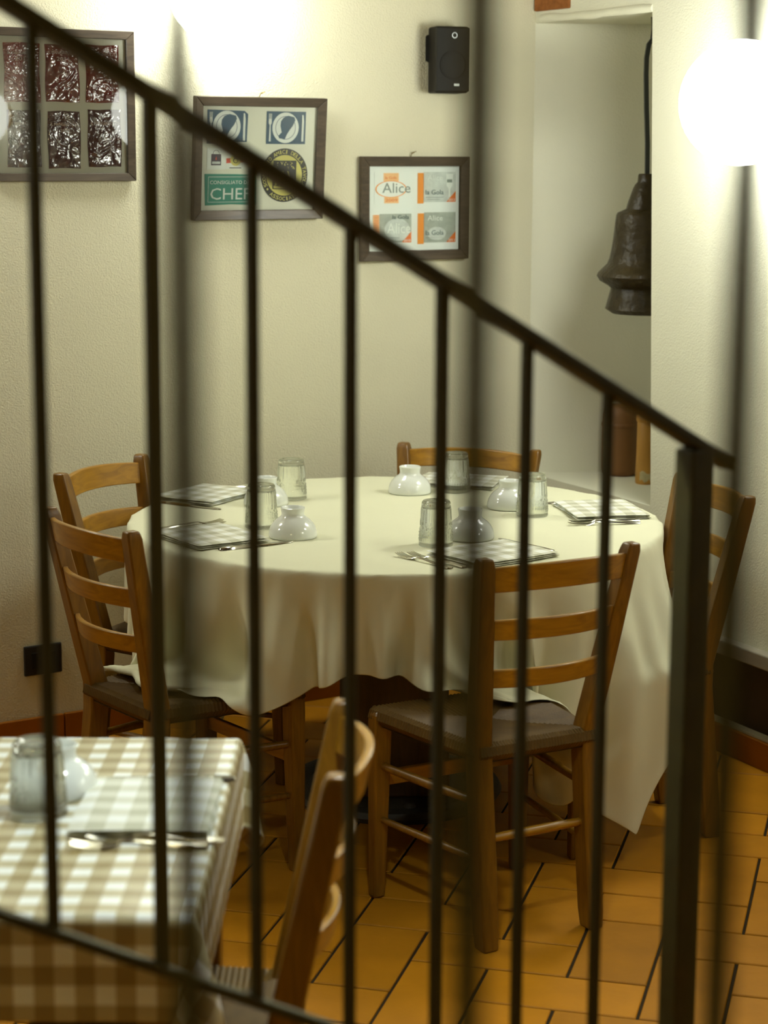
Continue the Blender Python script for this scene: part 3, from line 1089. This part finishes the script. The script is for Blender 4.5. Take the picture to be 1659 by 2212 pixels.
def bowl_mesh():
    """small white bowl turned upside down on its rim"""
    m_ = MB()
    prof = [(.0590, .0015), (.0605, .0), (.0618, .0015), (.0622, .006), (.0612, .014), (.0585, .024), (.0530, .034), (.0450, .043), (.0370, .0490), (.0315, .0530), (.0292, .0570),
            (.0290, .0620), (.0300, .0690), (.0312, .0735), (.0310, .0755), (.0295, .0762), (.0278, .0752), (.0262, .0680), (.0250, .0610), (.018, .0592), (0, .0590)]
    inner = [(0, .0540), (.022, .0535), (.034, .0470), (.046, .0370), (.055, .0235), (.0585, .010), (.0590, .0015)]
    m_.lathe(prof, 64)
    m_.lathe(inner, 64)
    return m_.mesh('bowl', 50)

NAP, FORK, KNIFE, TUM, BOWL = napkin_mesh(.25, .205), fork_mesh(), knife_mesh(), tumbler_mesh(), bowl_mesh()

def lay(name, me, mat, label, cat, group, xy, z, rot=0.0):
    return tag(put(name, me, mat, None, (xy[0], xy[1], z), rot), label, cat, group)

settings = [  # napkin centre, diner's facing, where, fork offsets
    ((-0.442, 5.000), (0.823, 0.568), 'near left of the round table', 'in front of the near left chair'),
    ((0.268, 4.800), (-0.610, 0.792), 'right front of the round table', 'before the chair nearest the railing'),
    ((0.594, 5.413), (-0.983, -0.180), 'right end of the round table', 'before the right chair'),
    ((-0.505, 5.620), (0.86, -0.50), 'far left of the round table', 'before the far left chair'),
    ((0.222, 5.882), (-0.30, -0.954), 'back of the round table', 'before the chair against the wall'),
]
for (cx, cy), f, where, who in settings:
    fv = Vector((f[0], f[1], 0)).normalized()
    rv = Vector((fv.y, -fv.x, 0))
    rz = face(f)
    lay('napkin', NAP, M['gingham_napkin'], 'folded grey checked napkin at the ' + where, 'napkin', 'checked napkins on the round table', (cx, cy), ZT, rz)
    c = Vector((cx, cy, 0))
    for k, (dx, dy, dr, nm) in enumerate(((-.150, .035, .06, 'inner'), (-.182, .045, .02, 'outer'))):
        p = c + rv * dx + fv * dy
        lay('fork', FORK, M['steel'], 'steel fork, the %s one of the two %s' % (nm, who), 'fork', 'steel forks on the round table', (p.x, p.y), ZT, rz + dr)
    p = c + rv * .147 + fv * .05
    lay('knife', KNIFE, M['steel'], 'steel knife beside the napkin %s' % who, 'knife', 'steel knives on the round table', (p.x, p.y), ZT, rz - .03)
for xy, lab in [((-0.32, 5.168), 'upside down fluted tumbler beside the front left bowl'), ((0.13, 4.935), 'upside down fluted tumbler at the front, behind the two forks'),
                ((0.401, 5.357), 'upside down fluted tumbler next to the right napkin'), ((0.207, 5.735), 'upside down fluted tumbler in front of the wall side chair slat'),
                ((-0.262, 5.602), 'upside down fluted tumbler standing farthest left at the back of the table')]:
    lay('tumbler', TUM, M['glass'], lab, 'glass', 'upside down tumblers on the round table', xy, ZT, random.uniform(0, 1))
for xy, lab in [((-0.232, 5.035), 'white upturned bowl at the front left, right of a tumbler'), ((0.219, 5.028), 'white upturned bowl behind the front tumbler and forks'),
                ((0.346, 5.472), 'white upturned bowl mostly hidden by the right hand tumbler'), ((0.074, 5.710), 'white upturned bowl standing at the back of the table near the wall side chair'),
                ((-0.328, 5.507), 'white upturned bowl behind the left tumblers, farther from the camera')]:
    lay('bowl', BOWL, M['china'], lab, 'bowl', 'white upturned bowls on the round table', xy, ZT)
# setting on the square table
lay('napkin', NAP, M['gingham_napkin'], 'folded checked napkin on the checked square table', 'napkin', None, (-0.350, 2.885), ZS, face((-1, 0)))
for k, (x, y, r, nm) in enumerate(((-.345, 2.722, .03, 'nearer the camera'), (-.325, 2.750, -.05, 'touching the napkin'))):
    lay('fork', FORK, M['steel'], 'steel fork on the square table, the one ' + nm, 'fork', None, (x, y), ZS, face((-1, 0)) + r)
lay('knife', KNIFE, M['steel'], 'steel knife on the square table beyond the napkin', 'knife', None, (-.335, 3.030), ZS, face((-1, 0)))
lay('tumbler', TUM, M['glass'], 'upside down tumbler on the checked square table', 'glass', None, (-.512, 2.865), ZS, .3)
lay('bowl', BOWL, M['china'], 'white upturned bowl behind the tumbler on the square table', 'bowl', None, (-.500, 2.970), ZS)

# ------------------------------------------------------------------ pictures on the back wall
RZ1 = math.atan2(D1.y, D1.x)
def picture(label, t0, t1, z0, z1, mw, mount, tilt=0.0):
    """frame with its mount and glass; local x runs along the wall, -y into the room"""
    c = w1((t0 + t1) / 2, 0.0)
    root = thing('framed_picture', label, 'picture', (c.x, c.y, (z0 + z1) / 2), RZ1, 'dark wooden picture frames')
    w, h = (t1 - t0) / 2, (z1 - z0) / 2
    for a, b, c_, d in (((-w, -h), (w, -h), (w - mw, -h + mw), (-w + mw, -h + mw)), ((w, -h), (w, h), (w - mw, h - mw), (w - mw, -h + mw)),
                        ((w, h), (-w, h), (-w + mw, h - mw), (w - mw, h - mw)), ((-w, h), (-w, -h), (-w + mw, -h + mw), (-w + mw, h - mw))):
        pts = [a, b, c_, d]
        vs = [(p[0], -.003, p[1]) for p in pts] + [(p[0], -.026 if i < 2 else -.020, p[1]) for i, p in enumerate(pts)]
        part('frame_bar', MB().add(vs, [(3, 2, 1, 0), (4, 5, 6, 7), (0, 1, 5, 4), (1, 2, 6, 5), (2, 3, 7, 6), (3, 0, 4, 7)]), M['frame'], root, bevel=0.0015, seg=1)
    part('mount_board', MB().box((0, -.006, 0), (2 * w - mw, .004, 2 * h - mw)), mount, root)
    gl = MB(); e = mw - .002
    gl.add([(-w + e, -.017, -h + e), (w - e, -.017, -h + e), (w - e, -.017, h - e), (-w + e, -.017, h - e)], [(0, 1, 2, 3)])
    part('glass', gl, M['pane'], root)
    root.rotation_euler.x = tilt
    if tilt:
        root.location += N1 * (0.5 * (z1 - z0) * math.sin(abs(tilt)) + .001)
    return root, (t0 + t1) / 2, (z0 + z1) / 2
YB = -.0085

def hanger(root, x, z):
    m_ = MB()
    m_.tube([(x - .008, -.004, z - .002), (x - .004, -.010, z + .012), (x + .008, -.012, z + .016)], .0014, 6)
    m_.tube([(x, .0, z + .010), (x, -.014, z + .012)], .0016, 6)
    part('hanger', m_, M['brass'], root, smooth=50)

def rect(x0, x1, z0, z1): return [(x0, z0), (x1, z0), (x1, z1), (x0, z1)]
def disc(x, z, rx, rz=None, n=40):
    rz = rz or rx
    return [(x + rx * math.cos(2 * math.pi * k / n), z + rz * math.sin(2 * math.pi * k / n)) for k in range(n)]
def ringplate(m_, x, z, ro, ri, y0, y1, sx=1.0, n=48):
    o = len(m_.v)
    for r in (ro, ri):
        for y in (y0, y1):
            for k in range(n):
                a = 2 * math.pi * k / n
                m_.v.append((x + sx * r * math.cos(a), y, z + r * math.sin(a)))
    for k in range(n):
        j = (k + 1) % n
        m_.f += [(o + k, o + j, o + n + j, o + n + k), (o + 2 * n + j, o + 2 * n + k, o + 3 * n + k, o + 3 * n + j), (o + n + k, o + n + j, o + 3 * n + j, o + 3 * n + k), (o + j, o + k, o + 2 * n + k, o + 2 * n + j)]

def sleeve(root, mat, x0, x1, z0, z1, lines, seed):
    rnd = random.Random(seed)
    nx, nz = 26, 38
    ph = [rnd.uniform(0, 6.3) for _ in range(4)]
    top, bot = [], []
    for j in range(nz + 1):
        for i in range(nx + 1):
            u, v = i / nx, j / nz
            wob = .0015 * math.sin(7 * v + ph[0]) * (1 if u > .5 else -1) * (abs(u - .5) > .45)
            b = .0030 * (math.sin(math.pi * u) * math.sin(math.pi * v)) ** .4 if 0 < u < 1 and 0 < v < 1 else 0.0
            if 0 < u < 1 and 0 < v < 1:
                X_, Z_ = u * (x1 - x0), v * (z1 - z0)
                b += .0030 * abs(mnoise.noise(Vector((X_ * 38, Z_ * 30, seed * 3.7)))) + .0010 * mnoise.noise(Vector((X_ * 95 + 5, Z_ * 80, seed * 1.3)))
            x, z = x0 + (x1 - x0) * u + wob, z0 + (z1 - z0) * v + .001 * math.sin(6 * u + ph[2]) * (v in (0, 1))
            top.append((x, YB - .0008 - b, z)); bot.append((x, YB, z))
    N_ = len(top)
    fs = []
    for j in range(nz):
        for i in range(nx):
            k = j * (nx + 1) + i
            fs += [(k, k + 1, k + nx + 2, k + nx + 1), (N_ + k, N_ + k + nx + 1, N_ + k + nx + 2, N_ + k + 1)]
    rim = [i for i in range(nx)] + [j * (nx + 1) + nx for j in range(nz)] + [nz * (nx + 1) + nx - i for i in range(nx)] + [(nz - j) * (nx + 1) for j in range(nz)]
    for p, q in zip(rim, rim[1:] + rim[:1]):
        fs.append((p, N_ + p, N_ + q, q))
    o = part('wrapped_sleeve', MB().add(top + bot, fs), mat, root, smooth=60)
    if lines:
        m_ = MB()
        for body, fz, fw, hh in lines:
            add_text(m_, body, (x0 + x1) / 2, z0 + (z1 - z0) * fz, (x1 - x0) * fw, hh, YB - .0072, .0006)
        part('lettering', m_, M['ink_pale'], o)

# picture of six wrapped sleeves
root, tc_, zc_ = picture('large framed picture of red and plum wrapped sleeves at the far left', -.945, -.507, 1.639, 2.059, .0225, M['mount'])
R = lambda t0, t1, z0, z1: (t0 - tc_, t1 - tc_, z0 - zc_, z1 - zc_)
sleeve(root, M['sleeve_red'], *R(-.896, -.791, 1.857, 2.019), [('IL MANGIAROZZO', .83, .82, .010), ('2012', .73, .42, .011)], 1)
sleeve(root, M['sleeve_maroon'], *R(-.774, -.672, 1.859, 2.017), [('IL MANGIAROZZO', .86, .86, .009), ('2011', .75, .36, .011)], 2)
sleeve(root, M['sleeve_maroon'], *R(-.652, -.551, 1.859, 2.019), [('IL MANGIAROZZO', .84, .84, .009)], 3)
sleeve(root, M['sleeve_dark'], *R(-.891, -.793, 1.678, 1.836), [('IL MANGIAROZZO', .76, .80, .009)], 4)
sleeve(root, M['sleeve_dark'], *R(-.771, -.672, 1.675, 1.834), [('IL MANGIAROZZO', .77, .86, .009), ('2009', .66, .30, .009)], 5)
sleeve(root, M['sleeve_dark'], *R(-.649, -.546, 1.679, 1.840), [('IL MANGIAROZZO', .76, .86, .010)], 6)

# picture of stickers
root, tc_, zc_ = picture('framed picture with a green sticker, blue plates and a round yellow badge', -.327, .115, 1.524, 1.884, .0275, M['mount'], math.radians(4.5))
hanger(root, .005, .180)
def X(t): return t - tc_
def Z(z): return z - zc_
ISLE = [(-.10, .36), (.10, .44), (.36, .38), (.40, .26), (.30, .04), (.16, -.14), (.06, -.30), (-.02, -.48), (-.26, -.46), (-.30, -.36), (-.16, -.22), (-.22, .04), (-.20, .22)]
def placemat(x0, x1, z0, z1, folded):
    b = rect(x0, x1, z0, z1) if not folded else [(x0, z0), (x1, z0 + .004), (x1 + .002, z1 - .012), (x1 - .010, z1 - .003), (x0, z1)]
    o = part('plate_sticker', MB().plate(b, YB, YB - .0008), M['blue'], root)
    cx, cz, h = (x0 + x1) / 2 - .002, (z0 + z1) / 2, (z1 - z0)
    part('plate_print', MB().plate(disc(cx, cz, h * .47), YB - .0008, YB - .0013), M['print_white'], o)
    m_ = MB(); ringplate(m_, cx, cz, h * .36, h * .345, YB - .0013, YB - .0015); part('plate_ring', m_, M['blue'], o)
    part('map_print', MB().plate([(cx + p[0] * h * .84, cz + p[1] * h * .78 + .003) for p in ISLE], YB - .0013, YB - .0018), M['blue'], o)
    fx = x0 + .012
    m_ = MB()
    m_.plate([(fx - .003, cz - h * .42), (fx + .003, cz - h * .42), (fx + .0016, cz + h * .10), (fx - .0016, cz + h * .10)], YB - .0008, YB - .0014)
    m_.plate(disc(fx, cz + h * .18, .0052, h * .10, 16), YB - .0008, YB - .0014)
    for k in range(4):
        m_.box((fx - .0042 + .0028 * k, YB - .0011, cz + h * .32), (.0013, .0006, h * .22))
    kx = x1 - .010
    m_.plate([(kx - .0035, cz - h * .42), (kx + .0035, cz - h * .42), (kx + .0035, cz - h * .02), (kx + .004, cz + h * .2), (kx + .0015, cz + h * .40), (kx - .003, cz + h * .40), (kx - .0035, cz)], YB - .0008, YB - .0014)
    part('cutlery_print', m_, M['print_white'], o)
placemat(X(-.281), X(-.148), Z(1.748), Z(1.846), True)
placemat(X(-.083), X(.051), Z(1.747), Z(1.843), False)
o = part('bag_sticker', MB().plate(rect(X(-.279), X(-.216), Z(1.672), Z(1.735)), YB, YB - .0006), M['print_white'], root)
m_ = MB(); m_.plate(rect(X(-.265), X(-.232), Z(1.684), Z(1.717)), YB - .0006, YB - .0011)
ringplate(m_, X(-.2485), Z(1.718), .011, .0098, YB - .0006, YB - .0011)
part('bag_print', m_, M['purple'], o)
part('bag_mark', MB().plate([(X(-.2515), Z(1.700)), (X(-.246), Z(1.700)), (X(-.2485), Z(1.711))], YB - .0011, YB - .0014), M['red'], o)
m_ = MB(); m_.plate(rect(X(-.262), X(-.235), Z(1.688), Z(1.695)), YB - .0011, YB - .0014); part('bag_stripe', m_, M['palegrey'], o)
o = part('band_sticker', MB().plate(rect(X(-.2155), X(-.151), Z(1.673), Z(1.735)), YB, YB - .0006), M['print_white'], root)
part('red_band', MB().plate([(X(-.2145), Z(1.690)), (X(-.152), Z(1.695)), (X(-.152), Z(1.709)), (X(-.2145), Z(1.705))], YB - .0006, YB - .0010), M['red'], o)
part('yellow_disc', MB().plate(disc(X(-.1835), Z(1.700), .0178), YB - .0010, YB - .0014), M['yellow'], o)
m_ = MB(); m_.plate(disc(X(-.1835), Z(1.699), .0085), YB - .0014, YB - .0017)
m_.plate([(X(-.193), Z(1.709)), (X(-.1835), Z(1.7135)), (X(-.174), Z(1.709)), (X(-.1835), Z(1.7055))], YB - .0014, YB - .0018)
m_.box((X(-.1835), YB - .0008, Z(1.6765)), (.040, .0005, .0025))
part('cap_print', m_, M['print_black'], o)
part('yellow_face', MB().plate(disc(X(-.1835), Z(1.698), .0055), YB - .0017, YB - .0020), M['yellow'], o)
# green sticker
gx0, gx1, gz0, gz1 = X(-.286), X(-.112), Z(1.566), Z(1.659)
o = part('green_sticker', MB().plate([(gx0 + .004, gz0), (gx0 + .09, gz0 + .003), (gx1, gz0), (gx1 - .002, gz1 - .002), (gx0 + .09, gz1 - .001), (gx0, gz1)], YB, YB - .0008), M['green'], root)
m_ = MB()
for zz in (gz0 + .010, gz1 - .009):
    m_.box(((gx0 + gx1) / 2, YB - .0011, zz), (gx1 - gx0 - .026, .0006, .0011))
for xx in (gx0 + .013, gx1 - .013):
    m_.box((xx, YB - .0011, (gz0 + gz1) / 2), (.0011, .0006, gz1 - gz0 - .019))
add_text(m_, 'CONSIGLIATO DA', (gx0 + gx1) / 2, gz1 - .025, .137, .0105, YB - .0008)
add_text(m_, 'CHEF', (gx0 + gx1) / 2 + .001, gz0 + .034, .135, .034, YB - .0008)
part('lettering', m_, M['print_white'], o)
# round badge
bx, bz = X(-.0165), Z(1.654)
o = part('round_badge', MB().plate(disc(bx, bz, .0800, n=64), YB, YB - .0008), M['print_black'], root)
part('badge_disc', MB().plate(disc(bx, bz, .0605, n=64), YB - .0008, YB - .0012), M['yellow'], o)
m_ = MB()
def arc_text(m_, body, r, a0, a1, h, flip=False):
    n = len(body)
    for k, ch in enumerate(body):
        if ch == ' ':
            continue
        a = a0 + (a1 - a0) * (k / (n - 1))
        wch = h * (.30 if ch == 'I' else .28 if ch == '.' else .85)
        rot = a - math.pi / 2 if not flip else a + math.pi / 2
        add_text(m_, ch, bx + r * math.cos(a), bz + r * math.sin(a), wch, h * (.3 if ch == '.' else 1), YB - .0008, .0006, rot)
rd = math.radians
arc_text(m_, 'SODALIZIO AMICI DELLA TAVOLA', .0700, rd(205), rd(-25), .0115)
arc_text(m_, 'ASSOCIATO', .0700, rd(233), rd(307), .0115, True)
arc_text(m_, '.', .0700, rd(218), rd(218), .012) if False else None
for a in (216, 324):
    m_.plate(disc(bx + .07 * math.cos(rd(a)), bz + .07 * math.sin(rd(a)), .0030, n=12), YB - .0008, YB - .0014)
part('lettering', m_, M['yellow'], o)
part('badge_picture', MB().plate(rect(bx - .040, bx + .040, bz - .041, bz + .044), YB - .0012, YB - .0017), M['print_black'], o)
m_ = MB()
m_.plate([(bx - .036, bz - .038), (bx + .036, bz - .038), (bx + .036, bz - .033), (bx - .036, bz - .030)], YB - .0017, YB - .0021)
m_.plate([(bx - .018, bz - .030), (bx - .014, bz - .030), (bx - .004, bz + .012), (bx - .009, bz + .012)], YB - .0017, YB - .0021)
m_.plate([(bx + .020, bz - .030), (bx + .025, bz - .030), (bx + .012, bz + .012), (bx + .008, bz + .012)], YB - .0017, YB - .0021)
m_.plate([(bx - .034, bz + .006), (bx - .022, bz - .006), (bx - .024, bz - .026), (bx - .032, bz - .030), (bx - .030, bz - .010)], YB - .0017, YB - .0021)
for k in range(26):
    m_.plate(disc(bx + random.uniform(-.036, .036), bz + random.uniform(.016, .041), random.uniform(.0008, .0022), n=7), YB - .0017, YB - .0021)
part('badge_drawing', m_, M['yellow'], o)

# picture of guide covers
root, tc_, zc_ = picture('smallest framed picture of orange and grey guide covers, below the speaker', .257, .659, 1.388, 1.710, .030, M['mount_white'])
hanger(root, -.005, .161)
o = part('oval_sticker', MB().plate(rect(X(.310), X(.447), Z(1.564), Z(1.662)), YB, YB - .0005), M['mount_white'], root)
part('orange_tab', MB().plate(rect(X(.343), X(.399), Z(1.634), Z(1.659)), YB - .0005, YB - .0010), M['peach'], o)
part('orange_tab', MB().plate(rect(X(.346), X(.399), Z(1.566), Z(1.585)), YB - .0005, YB - .0010), M['peach'], o)
part('oval_field', MB().plate(disc(X(.3705), Z(1.6095), .056, .0245), YB - .0008, YB - .0012), M['mount_white'], o)
m_ = MB(); ringplate(m_, X(.3705), Z(1.6095), .0262, .0243, YB - .0010, YB - .0016, sx=2.2)
part('orange_oval', m_, M['orange'], o)
m_ = MB(); add_text(m_, 'Alice', X(.3905), Z(1.613), .104, .031, YB - .0012); part('lettering', m_, M['grey_ink'], o)
m_ = MB(); add_text(m_, 'la Gola', X(.370), Z(1.645), .042, .0085, YB - .0010); add_text(m_, '2009', X(.3725), Z(1.5755), .044, .009, YB - .0010)
part('lettering', m_, M['orange_deep'], o)
def cover(x0, xs, x1, z0, z1, spine, photo, year, kind):
    o = part('guide_cover', MB().plate(rect(xs, x1, z0, z1), YB, YB - .0008), M[photo], root)
    part('spine', MB().plate(rect(x0, xs - .001, z0 - .004, z1 - .003), YB, YB - .0010), M[spine], o)
    part('corner_flash', MB().plate([(x1 - .036, z0), (x1, z0), (x1, z0 + .034)], YB - .0008, YB - .0012), M['orange_deep'], o)
    m_ = MB(); add_text(m_, year, x1 - .0155, z0 + .0065, .025, .0075, YB - .0012); 
    w = x1 - xs
    if kind == 'swap':
        add_text(m_, 'Alice', xs + w * .60, z0 + .045, w * .74, .032, YB - .0014)
    else:
        add_text(m_, 'Alice', xs + w * .34, z1 - .018, w * .48, .016, YB - .0014)
    part('lettering', m_, M['print_white'], o)
    m_ = MB()
    if kind == 'swap':
        add_text(m_, 'la Gola', xs + w * .66, z1 - .010, w * .52, .013, YB - .0016)
    else:
        add_text(m_, 'la Gola', xs + w * .33, z0 + .031, w * .56, .015, YB - .0016)
    m_.box((xs + w * .34, YB - .0010, z0 + .015), (w * .56, .0006, .0011))
    m_.box((xs + w * .30, YB - .0010, z0 + .008), (w * .40, .0006, .0008))
    part('lettering', m_, M['teal_ink'], o)
    m_ = MB()
    if kind == 'glass':
        gx = xs + w * .80
        m_.plate([(gx - .014, z1 - .006), (gx + .014, z1 - .006), (gx + .011, z0 + .050), (gx + .003, z0 + .042), (gx + .003, z0 + .016), (gx - .003, z0 + .016), (gx - .003, z0 + .042), (gx - .011, z0 + .050)], YB - .0008, YB - .0013)
        part('wine_glass_print', m_, M['print_white'], o)
        m_ = MB(); m_.box((gx, YB - .0016, z1 - .028), (.020, .0006, .010)); part('wine_print', m_, M['grey_ink'], o)
    elif kind == 'dish':
        m_.plate(disc(xs + w * .40, z0 + .028, w * .29, .021), YB - .0008, YB - .0013); part('dish_print', m_, M['palegrey'], o)
    else:
        m_.plate(disc(xs + w * .55, z0 + .040, w * .40, .036), YB - .0008, YB - .0012); part('dish_print', m_, M['palegrey'], o)
    if kind == 'swap':
        m_ = MB()
        for k in range(22):
            m_.box(((x0 + xs) / 2, YB - .0013, z0 + .004 + k * .0039), (.016, .0006, random.choice((.0009, .0016))))
        part('barcode', m_, M['orange_deep'], o)
cover(X(.470), X(.493), X(.615), Z(1.568), Z(1.662), 'orange', 'palegrey', '2012', 'glass')
cover(X(.305), X(.329), X(.447), Z(1.443), Z(1.533), 'peach', 'greygreen', '2010', 'swap')
cover(X(.471), X(.495), X(.616), Z(1.441), Z(1.536), 'orange', 'greygreen', '2011', 'dish')

# ------------------------------------------------------------------ loudspeaker
sp = thing('loudspeaker', 'small black loudspeaker bracketed to the cream wall above the pictures', 'loudspeaker', (0.207, 6.365, 1.905), math.radians(14))
SW, SH, SD = .108, .202, .125
m_ = MB(); m_.plate([(-SW / 2, 0), (SW / 2, 0), (SW / 2, SH), (-SW / 2, SH)], 0.012, 0.012 + SD)
part('cabinet', m_, M['cabinet'], sp, bevel=0.006)
gr = part('grille', MB().plate([(-SW / 2, .004), (SW / 2, .004), (SW / 2, SH - .004), (-SW / 2, SH - .004)], 0.0, 0.013), M['cone'], sp, bevel=0.003)
m_ = MB(); ringplate(m_, .004, SH - .028, .0092, .0062, -.003, .002); part('tweeter', m_, M['chrome'], sp, smooth=40)
part('tweeter_dome', MB().plate(disc(.004, SH - .028, .006, n=20), -.002, .002), M['cone'], sp)
m_ = MB(); ringplate(m_, .002, .085, .044, .039, -.0022, .002); part('woofer', m_, M['cabinet'], sp, smooth=40)
m_ = MB(); m_.plate(rect(.004, .021, .021, .028), -.0015, .002); part('badge', m_, M['badge'], sp)
m_ = MB(); m_.plate(rect(-SW / 2 - .018, -SW / 2 + .01, .095, .180), .09, .14)
part('bracket', m_, M['black'], sp, bevel=0.006)
m_ = MB(); m_.box((-.03, .17, .13), (.05, .10, .05)); part('bracket_arm', m_, M['black'], sp, bevel=0.004)

# ------------------------------------------------------------------ wall socket
c = w1(-.825)
so = thing('wall_socket', 'black wall socket plate low on the cream wall at the left', 'socket', (c.x, c.y, .208), RZ1)
part('cover_plate', MB().box((0, -.005, .046), (.118, .010, .090)), M['black'], so, bevel=0.004)
for k in (-1, 0, 1):
    part('outlet', MB().box((k * .026, -.0095, .046), (.022, .005, .048)), M['cabinet'], so, bevel=0.002)

# ------------------------------------------------------------------ cowbell in the niche
bl = thing('cowbell', 'big dark forged cowbell hanging by a strap in the niche', 'bell', (0.812, 6.30, 1.231))
K = .001435
prof = [(0, 655 - 640)] + []
outl = [(70, 655), (78, 650), (86, 645), (84, 638), (80, 622), (77, 610), (75, 600), (82, 594), (100, 584), (106, 574), (103, 567), (94, 558), (84, 548), (79, 535), (75, 515), (72, 490), (69, 462), (67, 444), (64, 438), (55, 434), (46, 430), (42, 415), (37, 400), (32, 386), (28, 378), (23, 372), (22, 358), (20, 355)]
prof = [(0, (655 - 650) * K)] + [(64 * K, (655 - 650) * K)] + [(r * K, (655 - y) * K) for r, y in outl] + [(0, 300 * K)]
part('body', MB().lathe(prof, 48), M['bell'], bl, smooth=45)
zt = 300 * K
pts = [(-.004, 0, zt - .02), (-.006, 0, zt + .09), (-.012, 0, zt + .20), (-.016, 0, zt + .30), (-.016, 0, zt + .35), (-.010, 0, zt + .39), (.0, 0, zt + .408), (.007, .0, zt + .39), (.010, .0, zt + .355)]
rings = []
for i, p in enumerate(pts):
    a, b = Vector(pts[max(0, i - 1)]), Vector(pts[min(len(pts) - 1, i + 1)])
    t_ = (b - a).normalized(); u = Vector((t_.z, 0, -t_.x))
    p = Vector(p); hw = .0065 if i < 7 else .0045
    rings.append([p + u * hw + Vector((0, .012, 0)), p - u * hw + Vector((0, .012, 0)), p - u * hw - Vector((0, .012, 0)), p + u * hw - Vector((0, .012, 0))])
part('strap', MB().loft(rings), M['leather'], bl, smooth=50)
m_ = MB(); m_.tube([(.0, -.02, zt + .400), (.0, 0, zt + .395), (.0, .02, zt + .405), (.0, .015, zt + .475)], .004, 8)
part('hook', m_, M['iron'], bl, smooth=50)

# ------------------------------------------------------------------ wooden vessels on the niche sill
v = thing('wooden_vessel', 'wide old brown wooden vessel at the back of the niche sill', 'vessel', (0.786, 6.628, .667))
part('body', MB().lathe([(0, 0), (.048, 0), (.056, .006), (.060, .02), (.061, .14), (.059, .20), (.052, .226), (.040, .236), (0, .237)], 40), M['old_wood'], v, smooth=45)
m_ = MB(); m_.lathe([(.0595, .160), (.0630, .164), (.0630, .174), (.0590, .178), (.0595, .160)], 40); part('hoop', m_, M['old_wood'], v, smooth=45)
v = thing('wooden_cylinder', 'narrow amber wooden cylinder with a worn foot on the niche sill', 'vessel', (0.848, 6.45, .667))
part('body', MB().lathe([(0, 0), (.030, 0), (.0325, .006), (.032, .05), (.0305, .10), (.030, .198), (.028, .203), (0, .203)], 32), M['amber_wood'], v, smooth=45)
part('cap', MB().lathe([(0, .202), (.031, .202), (.033, .206), (.033, .222), (.028, .228), (0, .229)], 32), M['amber_wood'], v, smooth=45)
m_ = MB()
rings = []
for k in range(7):
    a = math.radians(230 + 14 * k)
    rings.append([(.0326 * math.cos(a), .0326 * math.sin(a), .012 + .006 * math.sin(k * 2.0)), (.0326 * math.cos(a), .0326 * math.sin(a), .040 + .006 * math.sin(k * 1.3)), (.030 * math.cos(a), .030 * math.sin(a), .040), (.030 * math.cos(a), .030 * math.sin(a), .012)])
m_.loft(rings)
part('worn_patch', m_, M['worn'], v, smooth=45)

# ------------------------------------------------------------------ stair railings
RD = Vector((0.843, 0.537, 0)).normalized()
def railing(label, post_xy_, z_top_post, slope, hgt, offs, has_post, span, r=.0062, low=True):
    """offs: baluster distances back from the post; slope: rise per metre going up the stair"""
    root = thing('stair_railing', label, 'railing', (post_xy_[0], post_xy_[1], 0))
    def at(d, z): return Vector((-RD.x * d, -RD.y * d, z))
    side = Vector((-RD.y, RD.x, 0))
    def rail(name, zoff, d0, d1, w, h):
        rings = []
        for d in (d0, d1):
            c = at(d, z_top_post + slope * d + zoff)
            rings.append([c + side * w / 2 - Vector((0, 0, h / 2)), c - side * w / 2 - Vector((0, 0, h / 2)), c - side * w / 2 + Vector((0, 0, h / 2)), c + side * w / 2 + Vector((0, 0, h / 2))])
        part(name, MB().loft(rings), M['iron'], root, bevel=0.003)
    rail('top_rail', 0, -span[0], span[1], .034, .0175)
    rail('bottom_rail', -hgt, 0.0, span[1], .020, .0145)
    for d in offs:
        z = z_top_post + slope * d
        part('baluster', MB().loft([[at(d, q) + side * a + RD * b for a, b in ((-r, -r), (r, -r), (r, r), (-r, r))] for q in (z - hgt, z - .006)]), M['iron'], root, bevel=0.0015, seg=1)
    p = MB(); h = .0175
    p.loft([[at(0, q) + side * a + RD * b for a, b in ((-h, -h), (h, -h), (h, h), (-h, h))] for q in (0, z_top_post - .006)])
    part('newel_post', p, M['iron'], root, bevel=0.003)
    return root
railing('dark iron stair railing crossing the picture, its thick post at the right', (FAR_POST[0], FAR_POST[1]), FAR_Z, FAR_SLOPE, .95, FAR_OFFS, True, (.055, 1.15))
railing('blurred dark iron bars of the near stair railing close to the camera', (NEAR_POST[0], NEAR_POST[1]), 1.78, FAR_SLOPE, .95, NEAR_OFFS, True, (.05, .62), r=.0054)
